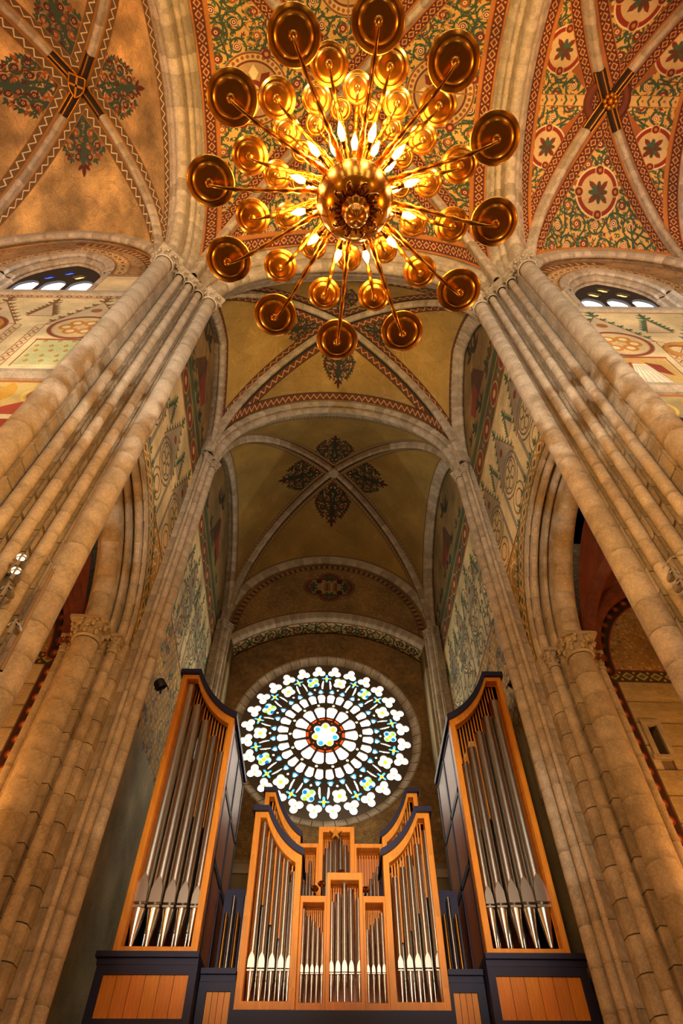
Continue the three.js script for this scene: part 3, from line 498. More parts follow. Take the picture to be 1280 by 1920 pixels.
for (const s of [-1, 1]) {
  const { c: winC, spring: WIN_S, half, rise, sill: SILL, low } = CL[s], winA = archCurve(half + .3, rise + .3);
  const sh = new THREE.Shape(); sh.moveTo(s * NX0, 0); sh.lineTo(s * NX1, 0); sh.lineTo(s * NX1, NTOP); sh.lineTo(s * NX0, NTOP); sh.closePath();
  sh.holes.push(archShape(new THREE.Path(), s * 8.4, 4.6, archCurve(2.7, 2.9), .02));
  sh.holes.push(archShape(new THREE.Path(), s * winC, WIN_S, winA, SILL));
  const oc = s < 0 ? { x: -7.95, y: 15.05 } : { x: 7.05, y: 14.1 }; const hp = new THREE.Path(); hp.absellipse(oc.x, oc.y, .3, .3, 0, TAU); sh.holes.push(hp);
  const g = wallGeo(sh, 'x', NW, .45, s * NX0, 8, s * (NX1 - NX0), NTOP - 8);
  const w = thing(s < 0 ? 'wall_nave' : 'wall_choir', s < 0 ? 'cream nave wall painted with gables, rosettes and red robed half figures' : 'cream choir wall painted with gables and white robed angels', 'wall', { kind: 'structure' });
  part(w, 'painted_wall', g, naveSheet(s));
  part(w, 'string_course', runX([[0, -.23], [.06, -.22], [.08, -.13], [.08, -.05], [.04, -.01], [-.3, .03]].map(([o, y]) => [o, y + SILL]), s * 4.95, s * 12.4, NW), s < 0 ? stones[1] : stones[0], 'stone sill moulding under the clerestory window');
  part(w, 'string_course', runX([[0, -.1], [.05, -.1], [.14, 0], [.14, .12], [0, .2]].map(([o, y]) => [o, y + low]), s * 4.95, s * 12.4, NW), stones[2]);
  const ring = new THREE.TorusGeometry(.33, .05, 8, 32); ring.translate(oc.x, oc.y, -NW + .01); part(w, 'oculus_ring', ring, new THREE.MeshStandardMaterial({ color: 0xb5803a, roughness: .8 }), 'ochre ring around a dark round opening');
  const ob = new THREE.CylinderGeometry(.31, .31, 2.4, 24, 1, true); ob.rotateX(Math.PI / 2); ob.translate(oc.x, oc.y, -NW - 1.22); part(w, 'oculus_lining', ob, plaster);
  part(w, 'oculus_back', new THREE.CircleGeometry(.32, 24).translate(oc.x, oc.y, -NW - 2.41), plaster);
  // clerestory window: two moulded orders stepping in, tracery and panes at the back
  const win = thing(s < 0 ? 'window_2' : 'window_3', s < 0 ? 'pointed clerestory window with blue and yellow glass in the nave wall' : 'pointed clerestory window with amber glass in the choir wall', 'window', { kind: 'structure' });
  const fr = partGroup(win, 'moulded_arch');
  for (const side of [1, -1]) voussoirs(fr, 'voussoir', { ox: s * winC, od: NW, ux: 1, ud: 0, y0: WIN_S, arc: archCurve(half, rise), n: 9, side, mats: stones, profile: [[-.02, .4], [-.05, .36], [-.03, .28], ...roll(.05, .2, .06), [.12, .17], [.13, .1], ...roll(.2, .05, .05), [.27, .02], [.3, -.06], [.36, -.06]] });
  for (const e of [1, -1]) { const jb = partGroup(win, 'jamb'), x = s * winC + e * half, n = 5, jh = (WIN_S - SILL) / n; for (let k = 0; k < n; k++) part(jb, 'stone_block', prism([[x + e * .4, NW - .02], [x + e * .3, NW - .05], [x + e * .26, NW + .03], [x + e * .16, NW + .1], [x + e * .14, NW + .16], [x + e * .02, NW + .2], [x - e * .06, NW + .3], [x - e * .06, NW + .42], [x + e * .4, NW + .42]], SILL + k * jh + .004, SILL + (k + 1) * jh - .004), pick(stones)); }
  const tr = new THREE.Shape(); archShape(tr, s * winC, WIN_S, archCurve(half, rise), SILL); const holes = []; const wd = half * .25, mid = WIN_S + .22;
  for (let k = -1; k <= 1; k++) holes.push([lancet(s * winC + k * half * .62, SILL + .1, wd, mid - wd * 1.2), k]);
  for (const [x, y, r] of [[-half * .36, mid + .4, .2], [half * .36, mid + .4, .2], [0, mid + .82, .2]]) holes.push([quatre(s * winC + x, y, r, 4), 9]);
  tr.holes = holes.map(([h]) => asPath(h)); const tg = new THREE.ExtrudeGeometry(tr, { depth: .12, bevelEnabled: false }); tg.translate(0, 0, -(NW + .42)); part(win, 'tracery', tg, new THREE.MeshStandardMaterial({ color: 0x2c2620, roughness: .9 }));
  const bright = leadGlass(0xf2f4ff, 7), blue = leadGlass(0x3058d8, 4), amber = leadGlass(0xffc860, 5);
  holes.forEach(([h, k], i) => { const pg = new THREE.ShapeGeometry(h, 6); pg.translate(0, 0, -(NW + .37)); part(win, 'pane', pg, k === 9 ? (s < 0 ? (i % 2 ? blue : amber) : amber) : bright); });
  const ra = new THREE.RectAreaLight(0xe8ecff, 3, 1.6, 1.8); ra.position.set(s * winC, SILL + 1.0, -(NW + .28)); ra.lookAt(s * winC, SILL + 1.0, 0); ra.name = 'daylight'; win.add(ra);
}

// ---- transept side walls
const TWX = 4.42;
const arcA = archCurve(2.35, 2.3), AY = 10.55, AD = 7.4;
function transeptSheet(d0, d1, kind, s) {
  const W = d1 - d0, sh = sheet(W, 24, 84, 0, 0), g = sh.g; g.fillStyle = '#d6c18c'; g.fillRect(0, 0, W, 24);
  // lunette painting
  g.fillStyle = '#8d7446'; g.fillRect(0, 18.9, W, 5); for (let k = 0; k < 300; k++) { g.globalAlpha = .3; disc(g, rr(0, W), rr(18.9, 23), rr(.02, .1), pick(['#6e5a34', '#a88a54'])); } g.globalAlpha = 1;
  const c = W / 2; poly(g, [[c - .7, 19.6], [c - .2, 21.0], [c + .1, 21.2], [c + .5, 20.6], [c + .9, 19.7]], '#5a3a24'); disc(g, c - .1, 21.35, .17, '#b07a4a'); leafBlob(g, c - .7, 21.2, 2.2, .7, '#3a3022'); leafBlob(g, c - .4, 21.6, 1.5, .7, '#3a3022'); poly(g, [[c + .2, 20.7], [c + 1.1, 20.2], [c + .9, 19.5], [c + .1, 19.8]], '#8a3a24'); for (let k = 0; k < 14; k++) leafBlob(g, rr(0, W), rr(18.95, 19.5), 1.57 + rr(-.4, .4), .4, pick(['#39442c', '#4a4428', '#2f3624']));
  g.fillStyle = '#4a5c3a'; g.fillRect(0, 18.55, W, .42);
  // frieze with medallions
  g.fillStyle = '#6a4a2c'; g.fillRect(0, 17.5, W, 1.05); stroke(g, [[0, 18.5], [W, 18.5]], '#c9a862', .05); stroke(g, [[0, 17.55], [W, 17.55]], '#c9a862', .05);
  for (let x = .5; x < W + .5; x += 1.15) { ringOf(g, x, 18.02, .36, .06, '#b08a4c'); disc(g, x, 18.02, .28, '#7d3a24'); disc(g, x, 18.02, .13, '#c9a26a'); leafBlob(g, x + .57, 18.02, 1.57, .3, '#4f6a48'); leafBlob(g, x + .57, 18.02, -1.57, .3, '#4f6a48'); flower(g, x + .57, 18.02, .1, '#a0522a', '#d8bd88', 5); }
  // canopies
  for (let k = 0, x = .8; x < W + 1; x += 1.75, k++) {
    gable(g, x, 15.3, .72, 1.75, '#9a8e74', '#3f5f44'); disc(g, x, 16.2, .12, '#7d3a24'); for (const r of [.62, .48]) ringOf(g, x, 15.1, r, .05, '#6b5c46'); disc(g, x, 15.1, .44, '#c9b684'); for (let e = 0; e < 5; e++) { ringOf(g, x + Math.cos(e * 1.256) * .24, 15.1 + Math.sin(e * 1.256) * .24, .16, .04, '#6b5c46'); }
    g.fillStyle = '#8d8470'; g.fillRect(x - .68, 13.6, .13, 1.6); g.fillRect(x + .55, 13.6, .13, 1.6); ringOf(g, x, 14.1, .4, .05, '#7d6a4a'); ringOf(g, x, 14.1, .22, .04, '#8a4a2a'); gable(g, x + .87, 15.9, .22, .7, '#b5a582', '#3f5f44');
  }
  // speckled ochre field
  g.fillStyle = '#b88f45'; g.fillRect(0, 9, W, 4.6); for (let y = 9; y < 13.6; y += .2) for (let x = (Math.round(y * 5) % 2) * .12; x < W; x += .24) { g.fillStyle = '#e2d0a0'; g.fillRect(x, y, .05, .1); }
  stroke(g, [[0, 13.6], [W, 13.6]], '#7d4a2a', .07);
  if (kind === 'arch') {
    for (const x of [2.4, 4.1]) { const p = []; for (let i = 0; i <= 30; i++) { const a = i / 30 * 5.2; p.push([x + Math.cos(a) * .32 * (1 - i / 50), 13.1 + Math.sin(a) * .32 * (1 - i / 50)]); } stroke(g, p, '#e3d3ac', .07); }
    ringOf(g, 4.0, 12.0, .34, .08, '#5a3a24'); g.fillStyle = '#d6c18c'; g.beginPath(); g.ellipse(4.0, 12.0, .26, .42, 0, 0, TAU); g.fill(); poly(g, [[3.85, 11.7], [3.9, 12.15], [4.05, 12.3], [4.15, 11.7]], '#3c4a60'); disc(g, 4.0, 12.32, .09, '#c08a5a'); poly(g, [[4.02, 11.7], [4.06, 12.15], [4.18, 11.7]], '#a8622c');
    const e = []; const A = arcA; for (let i = 0; i <= 40; i++) { const [x, y] = A.pt(.86, i / 40); e.push([AD + x - d0, AY + y]); } for (let i = 40; i >= 0; i--) { const [x, y] = A.pt(.86, i / 40); e.push([AD - x - d0, AY + y]); }
    band(g, e, .42, 'leaf', { edge: '#4a6a48', base: '#a8884c', mark: '#d8c08a', dot: '#6b4a2a' }); e.forEach((p, i) => { if (i % 3 === 0) leafBlob(g, p[0], p[1] + .27, 1.57, .2, '#3f5f44'); });
  } else {
    g.fillStyle = '#b3a582'; g.fillRect(0, 0, W, 10.2); for (let k = 0; k < 260; k++) leafBlob(g, rr(0, W), rr(10.2, 16.8), rr(0, 6), .22, pick(['#8d8470', '#3f5f44', '#7d5a3a', '#6b5c46']));
    for (let k = 0; k < 90; k++) { const x = rr(0, W), y = rr(10.4, 17); ringOf(g, x, y, rr(.15, .3), .035, pick(['#6b5c46', '#4f6a48', '#7d6a4a'])); }
  }
  weather(sh, .26, 1.2, .5); return new THREE.MeshStandardMaterial({ map: tex(sh), roughness: .9 });
}
for (const s of [-1, 1]) {
  const where = s < 0 ? 'towards the nave' : 'towards the choir';
  { // near bay with the open arch to the aisle
    const d0 = 5.95, d1 = 10.62, sh = new THREE.Shape(); sh.moveTo(d0, 23.4); sh.lineTo(d1, 23.4); sh.lineTo(d1, 0); sh.lineTo(10.36, 0); sh.lineTo(10.36, AY - .02); 
    const pts = []; for (let i = 0; i <= 30; i++) { const [x, y] = arcA.pt(.59, i / 30); pts.push([AD + x, AY + y]); } for (let i = 30; i >= 0; i--) { const [x, y] = arcA.pt(.59, i / 30); if (AD - x > d0) pts.push([AD - x, AY + y]); }
    pts.forEach((p) => sh.lineTo(p[0], p[1])); const [lx, ly] = pts[pts.length - 1]; sh.lineTo(d0, ly - .3); sh.closePath();
    const w = thing('wall_transept', 'painted transept wall with canopies above the open aisle arch ' + where, 'wall', { kind: 'structure', sk: true });
    part(w, 'painted_wall', wallGeo(sh, 'd', s * TWX, .95, d0, 0, d1 - d0, 24), transeptSheet(d0, d1, 'arch', s));
    const a = thing('arch_moulding', 'deep moulded stone arch opening from the transept into the aisle ' + where, 'arch', { sk: true, kind: 'structure' });
    const prof = [[-.56, .6], [-.55, .47], [-.5, .43], [-.48, .52], ...roll(-.39, .4, .08), [-.29, .54], [-.24, .54], [-.23, .32], ...roll(-.18, .26, .045), [-.13, .42], [-.1, .42], ...roll(.1, 0, .21, Math.PI, TAU, 10), [.33, .4], [.36, .4], ...roll(.42, .34, .07), [.51, .5], [.55, .47], [.56, .6]].map(([p, q]) => [-p * s, q]);
    for (const side of [1, -1]) voussoirs(a, 'voussoir', { ox: s * 4.98, od: AD, ux: 0, ud: 1, y0: AY, arc: arcA, profile: prof, n: side > 0 ? 9 : 5, t0: side > 0 ? 0 : .45, mats: stones, side });
    // compound jamb under it
    const j = thing('arch_jamb', 'compound stone jamb with one thick and several thin shafts under the aisle arch ' + where, 'column', { sk: true, kind: 'structure' });
    const plan = [[4.40, 10.64], [4.40, 10.3], [4.47, 10.22], [4.57, 10.2], [4.57, 10.1], [4.74, 10.1], [4.74, 9.92], [5.3, 9.92], [5.3, 10.1], [5.62, 10.1], [5.62, 10.64]].map(([x, d]) => [s * x, d]); if (s > 0) plan.reverse();
    const n = 21, h = (AY - .45) / n; for (let i = 0; i < n; i++) part(j, 'stone_course', prism(plan, i * h + .009, (i + 1) * h - .009), pick(stones));
    part(j, 'impost', prism(plan, AY - .447, AY + .02), stones[2]);
    for (const [x, d, r] of [[5.05, 9.76, .25], [4.6, 10.08, .105], [5.4, 10.02, .09], [5.6, 10.1, .085]]) { shaft(j, s * x, d, 0, AY - .45, r, .5, stones, 'shaft', r > .2 ? 22 : 12); capital(j, s * x, d, AY - .45, r * 1.02, .45, stones[1], 0); }
  }
  { // far bay
    const d0 = 11.1, d1 = 18.7, sh = new THREE.Shape(); sh.moveTo(d0, 0); sh.lineTo(d1, 0); sh.lineTo(d1, 23.4); sh.lineTo(d0, 23.4); sh.closePath();
    const wins = s > 0 ? [[at(938, 1178, 'x', TWX, true), .24, .45], [at(1008, 1442, 'x', TWX, true), .22, .55]] : [];
    for (const [p, a, b] of wins) { const h = new THREE.Path(); h.moveTo(p.d - a, p.y - b); h.lineTo(p.d + a, p.y - b); h.lineTo(p.d + a, p.y + b); h.lineTo(p.d - a, p.y + b); h.closePath(); sh.holes.push(h); }
    const w = thing('wall_transept', 'painted transept wall behind the organ tower ' + where, 'wall', { kind: 'structure', sk: true });
    part(w, 'painted_wall', wallGeo(sh, 'd', s * TWX, .5, d0, 0, d1 - d0, 24), transeptSheet(d0, d1, 'far', s));
    for (const [p, a, b] of wins) { part(w, 'window_niche', mergeGeometries([boxAt(s * (TWX + 1.6), s * (TWX + 1.64), p.y - b - .05, p.y + b + .05, p.d - a - .05, p.d + a + .05), boxAt(s * (TWX + .1), s * (TWX + 1.6), p.y + b, p.y + b + .04, p.d - a, p.d + a), boxAt(s * (TWX + .1), s * (TWX + 1.6), p.y - b - .04, p.y - b, p.d - a, p.d + a), boxAt(s * (TWX + .1), s * (TWX + 1.6), p.y - b, p.y + b, p.d + a, p.d + a + .04), boxAt(s * (TWX + .1), s * (TWX + 1.6), p.y - b, p.y + b, p.d - a - .04, p.d - a)]), plaster, 'deep niche of a small window'); part(w, 'niche_frame', mergeGeometries([boxAt(s * (TWX - .015), s * (TWX + .1), p.y - b - .1, p.y - b, p.d - a - .1, p.d + a + .1), boxAt(s * (TWX - .015), s * (TWX + .1), p.y - b, p.y + b, p.d + a, p.d + a + .1), boxAt(s * (TWX - .015), s * (TWX + .1), p.y - b, p.y + b, p.d - a - .1, p.d - a)]), stones[2]); }
  }
  { // aisle beyond the arch: north wall of coursed blocks, painted lunette, low vault
    const D = 10.3, x0 = 5.62, x1 = 12.9; const w = thing('wall_aisle', 'aisle wall of long stone courses under a speckled painted lunette ' + where, 'wall', { kind: 'structure', sk: true });
    const wp = s > 0 ? at(1232, 1386, 'd', D, true) : null; { const cs = new THREE.Shape(); cs.moveTo(s * x0, 0); cs.lineTo(s * x1, 0); cs.lineTo(s * x1, 14.6); cs.lineTo(s * x0, 14.6); cs.closePath(); if (wp) for (const [a, b, y0, y1] of [[7.0, 8.6, .01, 8.05], [wp.x - .1, wp.x + .1, wp.y - .34, wp.y + .3]]) { const h = new THREE.Path(); h.moveTo(a, y0); h.lineTo(b, y0); h.lineTo(b, y1); h.lineTo(a, y1); h.closePath(); cs.holes.push(h); } const cg = new THREE.ExtrudeGeometry(cs, { depth: .37, bevelEnabled: false }); cg.translate(0, 0, -D - .4); part(w, 'wall_core', cg, mortar); }
    const lc = 8.45, LA = archCurve(2.75, 2.6);
    const door = s > 0 ? { a: 7.0, b: 8.6, y: 8.05 } : null;
    for (let y = 0; y < 10; y += .5) {
      let spans = [[x0 + .34, x1]]; const cut = (a, b) => { spans = spans.flatMap(([p, q]) => (b <= p || a >= q ? [[p, q]] : [[p, a], [b, q]].filter(([m, n]) => n - m > .05))); };
      if (door && y + .25 < door.y) cut(door.a, door.b); if (wp && y < wp.y + .3 && y + .5 > wp.y - .34) cut(wp.x - .12, wp.x + .12);
      for (const [p, q] of spans) { let x = p; while (x < q) { let L = Math.min(q, x + rr(1.6, 2.4)); if (q - L < .3) L = q; part(w, 'stone_block', boxAt(s * (x + .004), s * (L - .004), y + .009, Math.min(10.0, y + .5) - .009, D, D + .06), pick([plaster, stones[1], stones[0]])); x = L; } }
    }
    if (door) { part(w, 'doorway_frame', mergeGeometries([boxAt(s * 6.75, s * 8.8, door.y, door.y + .28, D - .06, D + .05), boxAt(s * 6.78, s * 7.0, 0, door.y, D - .04, D + .05)]), stones[2], 'grey stone frame of a dark doorway'); part(w, 'doorway_passage', mergeGeometries([boxAt(6.9, 8.7, 0, door.y + .1, D + 3.0, D + 3.1), boxAt(6.9, 7.0, 0, door.y, D + .4, D + 3), boxAt(8.6, 8.7, 0, door.y, D + .4, D + 3), boxAt(6.9, 8.7, door.y, door.y + .1, D + .4, D + 3)]), plaster, 'plastered passage behind the doorway');
      part(w, 'slit_frame', mergeGeometries([boxAt(wp.x - .2, wp.x - .1, wp.y - .4, wp.y + .4, D - .03, D + .05), boxAt(wp.x + .1, wp.x + .2, wp.y - .4, wp.y + .4, D - .03, D + .05), boxAt(wp.x - .2, wp.x + .2, wp.y + .3, wp.y + .42, D - .035, D + .05), boxAt(wp.x - .24, wp.x + .24, wp.y - .44, wp.y - .34, D - .035, D + .05)]), stones[2], 'grey stone frame of a narrow slit window'); part(w, 'slit_passage', mergeGeometries([boxAt(wp.x - .14, wp.x + .14, wp.y - .4, wp.y + .36, D + 1.4, D + 1.44), boxAt(wp.x - .14, wp.x - .1, wp.y - .34, wp.y + .3, D + .4, D + 1.4), boxAt(wp.x + .1, wp.x + .14, wp.y - .34, wp.y + .3, D + .4, D + 1.4), boxAt(wp.x - .1, wp.x + .1, wp.y + .3, wp.y + .34, D + .4, D + 1.4), boxAt(wp.x - .1, wp.x + .1, wp.y - .38, wp.y - .34, D + .4, D + 1.4)]), plaster, 'deep opening of the slit window'); }
    const ps = sheet(x1 - x0, 4.6, 110, 0, 10), g = ps.g; g.fillStyle = '#9a7a48'; g.fillRect(0, 10, 8, 5); for (let k = 0; k < 3800; k++) { const x = rr(0, 7.3), y = rr(10.3, 14.5); g.globalAlpha = .8; leafBlob(g, x, y, rr(0, 6), .06, pick(['#c9ab74', '#7a5a34', '#b08d56'])); } g.globalAlpha = 1; for (let k = 0; k < 60; k++) leafBlob(g, rr(0, 7.3), rr(10.5, 14), rr(0, 6), .09, '#3f5f44');
    band(g, [[0, 10.14], [7.3, 10.14]], .3, 'leaf', { edge: '#7d3a24', base: '#3c3424', mark: '#a8884c', dot: '#3f5f44' }); ringOf(g, lc - x0 + .2, 11.7, .8, .28, '#5a2c1c'); for (let k = 0; k < 20; k++) disc(g, lc - x0 + .2 + Math.cos(k / 20 * TAU) * .8, 11.7 + Math.sin(k / 20 * TAU) * .8, .06, '#b08a4c');
    const e = []; for (let i = 0; i <= 40; i++) { const [x, y] = LA.pt(-.14, i / 40); e.push([lc - x0 - x, 10.3 + y]); } for (let i = 40; i >= 0; i--) { const [x, y] = LA.pt(-.14, i / 40); e.push([lc - x0 + x, 10.3 + y]); } band(g, e, .34, 'bead', { edge: '#8a3a24', base: '#2c1a12', mark: '#6b2a1c', dot: '#a8682c' });
    weather(ps, .25, 1.3, .5); const lg = boxAt(s * x0, s * x1, 10, 14.6, D - .01, D + .03), u = lg.attributes.uv, p = lg.attributes.position; for (let i = 0; i < u.count; i++) u.setXY(i, (Math.abs(p.getX(i)) - x0) / (x1 - x0), (p.getY(i) - 10) / 4.6);
    part(w, 'painted_lunette', lg, new THREE.MeshStandardMaterial({ map: tex(ps), roughness: .9 }));
    const bs = sheet(.3, 10, 90, 0, 0); band(bs.g, [[.15, 0], [.15, 10]], .3, 'bead', { edge: '#b08a4c', base: '#3c1a12', mark: '#8a3a24', dot: '#d0a050' }); const bg = boxAt(s * (x0 + .02), s * (x0 + .32), 0, 10, D - .01, D + .03); part(w, 'painted_border', bg, new THREE.MeshStandardMaterial({ map: tex(bs), roughness: .9 }), 'dark red painted border with gold rosettes');
    const VA = { cx: s * 8.42, cd: 7.75, a: 2.85, b: 2.5, y0: 10.3, rX: 2.6, rD: 2.6, rc: 3.3, bump: .05 }, c = thing('ceiling_aisle', 'dark red-brown ribbed vault of the aisle ' + where, 'vault', { kind: 'structure', sk: true });
    const vm = new THREE.MeshStandardMaterial({ color: 0x8a4a2c, map: grain, roughness: .9 }); for (const k of 'nsew') part(c, 'vault_cell', vaultCell(VA, k), vm);
    ribs(c, VA, [redBrown], 9); const arcs = archCurve(2.75, 2.5); const wr = partGroup(c, 'wall_rib'); for (const side of [1, -1]) voussoirs(wr, 'voussoir', { ox: s * 8.42, od: D - .12, ux: 1, ud: 0, y0: 10.3, arc: arcs, profile: wallRib, n: 9, mats: [redBrown], side });
  }
}
// ---- end wall of the transept
{
  const w = thing('wall_north', 'transept end wall of speckled ochre paint around the rose window', 'wall', { kind: 'structure', sk: true });
  const D0 = 18.62, D1 = 19.5, SEG_Y = 18.15, seg = segCurve(3.75, 1.4);
  // upper wall over the segmental arch
  const up = new THREE.Shape(); up.moveTo(-4.6, 24); up.lineTo(-4.6, SEG_Y - 1); up.lineTo(-3.75, SEG_Y - 1); up.lineTo(-3.75, SEG_Y); for (let i = 0; i <= 24; i++) { const [x, y] = seg.pt(0, i / 24); up.lineTo(-x, SEG_Y + y); } for (let i = 23; i >= 0; i--) { const [x, y] = seg.pt(0, i / 24); up.lineTo(x, SEG_Y + y); } up.lineTo(3.75, SEG_Y - 1); up.lineTo(4.6, SEG_Y - 1); up.lineTo(4.6, 24); up.closePath();
  const us = sheet(9.2, 7, 110, -4.6, 17), g = us.g; g.fillStyle = '#8d6d3c'; g.fillRect(-4.6, 17, 9.2, 7);
  for (let k = 0; k < 9000; k++) { g.globalAlpha = .7; disc(g, rr(-4.6, 4.6), rr(17, 24), rr(.012, .03), pick(['#b8945a', '#6b4c26', '#a07c44', '#c9a86c'])); } g.globalAlpha = 1;
  { const qx = 0, qy = 21.45; for (const [x, y] of [[-.55, 0], [.55, 0], [0, .36], [0, -.36]]) { disc(g, qx + x, qy + y, .56, '#6b5230'); } for (const [x, y] of [[-.55, 0], [.55, 0], [0, .34], [0, -.34]]) { ringOf(g, qx + x, qy + y, .42, .08, '#6e2418'); } g.fillStyle = '#8d7446'; g.fillRect(qx - .75, qy - .42, 1.5, .84); for (const [x, y] of [[-.45, .34], [.45, .34], [-.45, -.34], [.45, -.34]]) disc(g, qx + x, qy + y, .13, '#3a1c14'); for (const [x, y, a] of [[0, .5, 0], [0, -.5, 0], [-.68, 0, 1.57], [.68, 0, 1.57]]) { leafBlob(g, qx + x, qy + y, a, .3, '#34402a'); leafBlob(g, qx + x, qy + y, a + Math.PI, .3, '#34402a'); } g.fillStyle = '#7a5a3a'; g.fillRect(qx - .33, qy - .25, .66, .5); for (let i = 0; i < 16; i++) disc(g, qx - .28 + (i % 4) * .19, qy - .2 + Math.floor(i / 4) * .13, .05, i % 2 ? '#5a2c1c' : '#a88a54'); for (let k = 0; k < 40; k++) { const a = k / 40 * TAU; disc(g, qx + Math.cos(a) * 1.12, qy + Math.sin(a) * .82, .03, '#4a3520'); } }
  { const A = archCurve(3.8, 3.85), e = []; for (let i = 0; i <= 40; i++) { const [x, y] = A.pt(0, i / 40); e.push([-x, S + y]); } for (let i = 40; i >= 0; i--) { const [x, y] = A.pt(0, i / 40); e.push([x, S + y]); } band(g, e, .24, 'plain', { edge: '#4a2a1a', base: '#8d7446', mark: '#5a2418', dot: '#000' }); }
  { const e = []; for (let i = 0; i <= 40; i++) { const [x, y] = seg.pt(.42, i / 40); e.push([-x, SEG_Y + y]); } for (let i = 40; i >= 0; i--) { const [x, y] = seg.pt(.42, i / 40); e.push([x, SEG_Y + y]); } band(g, e, .1, 'bead', { edge: '#8d6d3c', base: '#8d6d3c', mark: '#5a2c1c', dot: '#5a2c1c' }); }
  weather(us, .2, 1.3, .5);
  part(w, 'painted_wall', wallGeo(up, 'x', D0, D1 - D0, -4.6, 17, 9.2, 7), new THREE.MeshStandardMaterial({ map: tex(us), roughness: .9 }));
  const sa = partGroup(w, 'segmental_arch'); for (const side of [1, -1]) voussoirs(sa, 'voussoir', { ox: 0, od: D0, ux: 1, ud: 0, y0: SEG_Y, arc: seg, n: 13, side, mats: stones, profile: [[.0, .34], [-.05, .33], [-.06, .08], [-.02, -.02], [.16, -.03]].map(([p, q]) => [p, q]), groove: .006 });
  const fs = sheet(10, .8, 150, 0, 0); fs.g.fillStyle = '#dcc48c'; fs.g.fillRect(0, 0, 10, .8); scrolls(fs.g, 0, 10, .4, .5, .34, pal); stroke(fs.g, [[0, .05], [10, .05]], '#8a3a24', .06); stroke(fs.g, [[0, .76], [10, .76]], '#5a2c1c', .08);
  { const pos = [], uv = [], idx = [], N = 48; for (let i = 0; i <= N; i++) { const t = i / N * 2 - 1, [x, y] = seg.pt(-.012, 1 - Math.abs(t)); for (let k = 0; k < 2; k++) { pos.push(Math.sign(t || 1) * x, SEG_Y + y, -(k ? D1 : D0 + .16)); uv.push(i / N, k); } } for (let i = 0; i < N; i++) { const a = i * 2; idx.push(a, a + 1, a + 2, a + 1, a + 3, a + 2); } const q = new THREE.BufferGeometry(); q.setAttribute('position', new THREE.Float32BufferAttribute(pos, 3)); q.setAttribute('uv', new THREE.Float32BufferAttribute(uv, 2)); q.setIndex(idx); q.computeVertexNormals(); part(w, 'painted_soffit', q, new THREE.MeshStandardMaterial({ map: tex(fs), roughness: .9 }), 'cream arch soffit painted with green scrolls'); }
  for (const s of [-1, 1]) { part(w, 'recess_side', boxAt(s * 3.75, s * 4.6, 0, SEG_Y, D0, D1), plaster); }
  // recessed wall with the round opening
  const rs = sheet(7.6, 14, 90, -3.8, 6), h = rs.g; h.fillStyle = '#86683c'; h.fillRect(-3.8, 6, 7.6, 14); for (let k = 0; k < 9000; k++) { h.globalAlpha = .7; ringOf(h, rr(-3.8, 3.8), rr(10, 20), rr(.03, .06), .015, pick(['#a8864e', '#6b4c26'])); } h.globalAlpha = 1; h.fillStyle = '#8c7a5a'; h.fillRect(-3.8, 6, 7.6, 4.4); weather(rs, .22, 1.2, .5);
  const low = new THREE.Shape(); low.moveTo(-3.9, 0); low.lineTo(3.9, 0); low.lineTo(3.9, 20.2); low.lineTo(-3.9, 20.2); low.closePath(); const hole = new THREE.Path(); hole.absellipse(0, ROSE_Y, 3.42, 3.42, 0, TAU); low.holes.push(hole);
  part(w, 'recessed_wall', wallGeo(low, 'x', D1, .5, -3.8, 6, 7.6, 14), new THREE.MeshStandardMaterial({ map: tex(rs), roughness: .9 }));
  part(w, 'stone_band', boxAt(-3.75, 3.75, 10.0, 10.25, D1 - .05, D1), stones[2]); part(w, 'painted_band', boxAt(-3.75, 3.75, 9.2, 9.5, D1 - .02, D1), new THREE.MeshStandardMaterial({ color: 0x4a5c3a, roughness: .9 }));
}
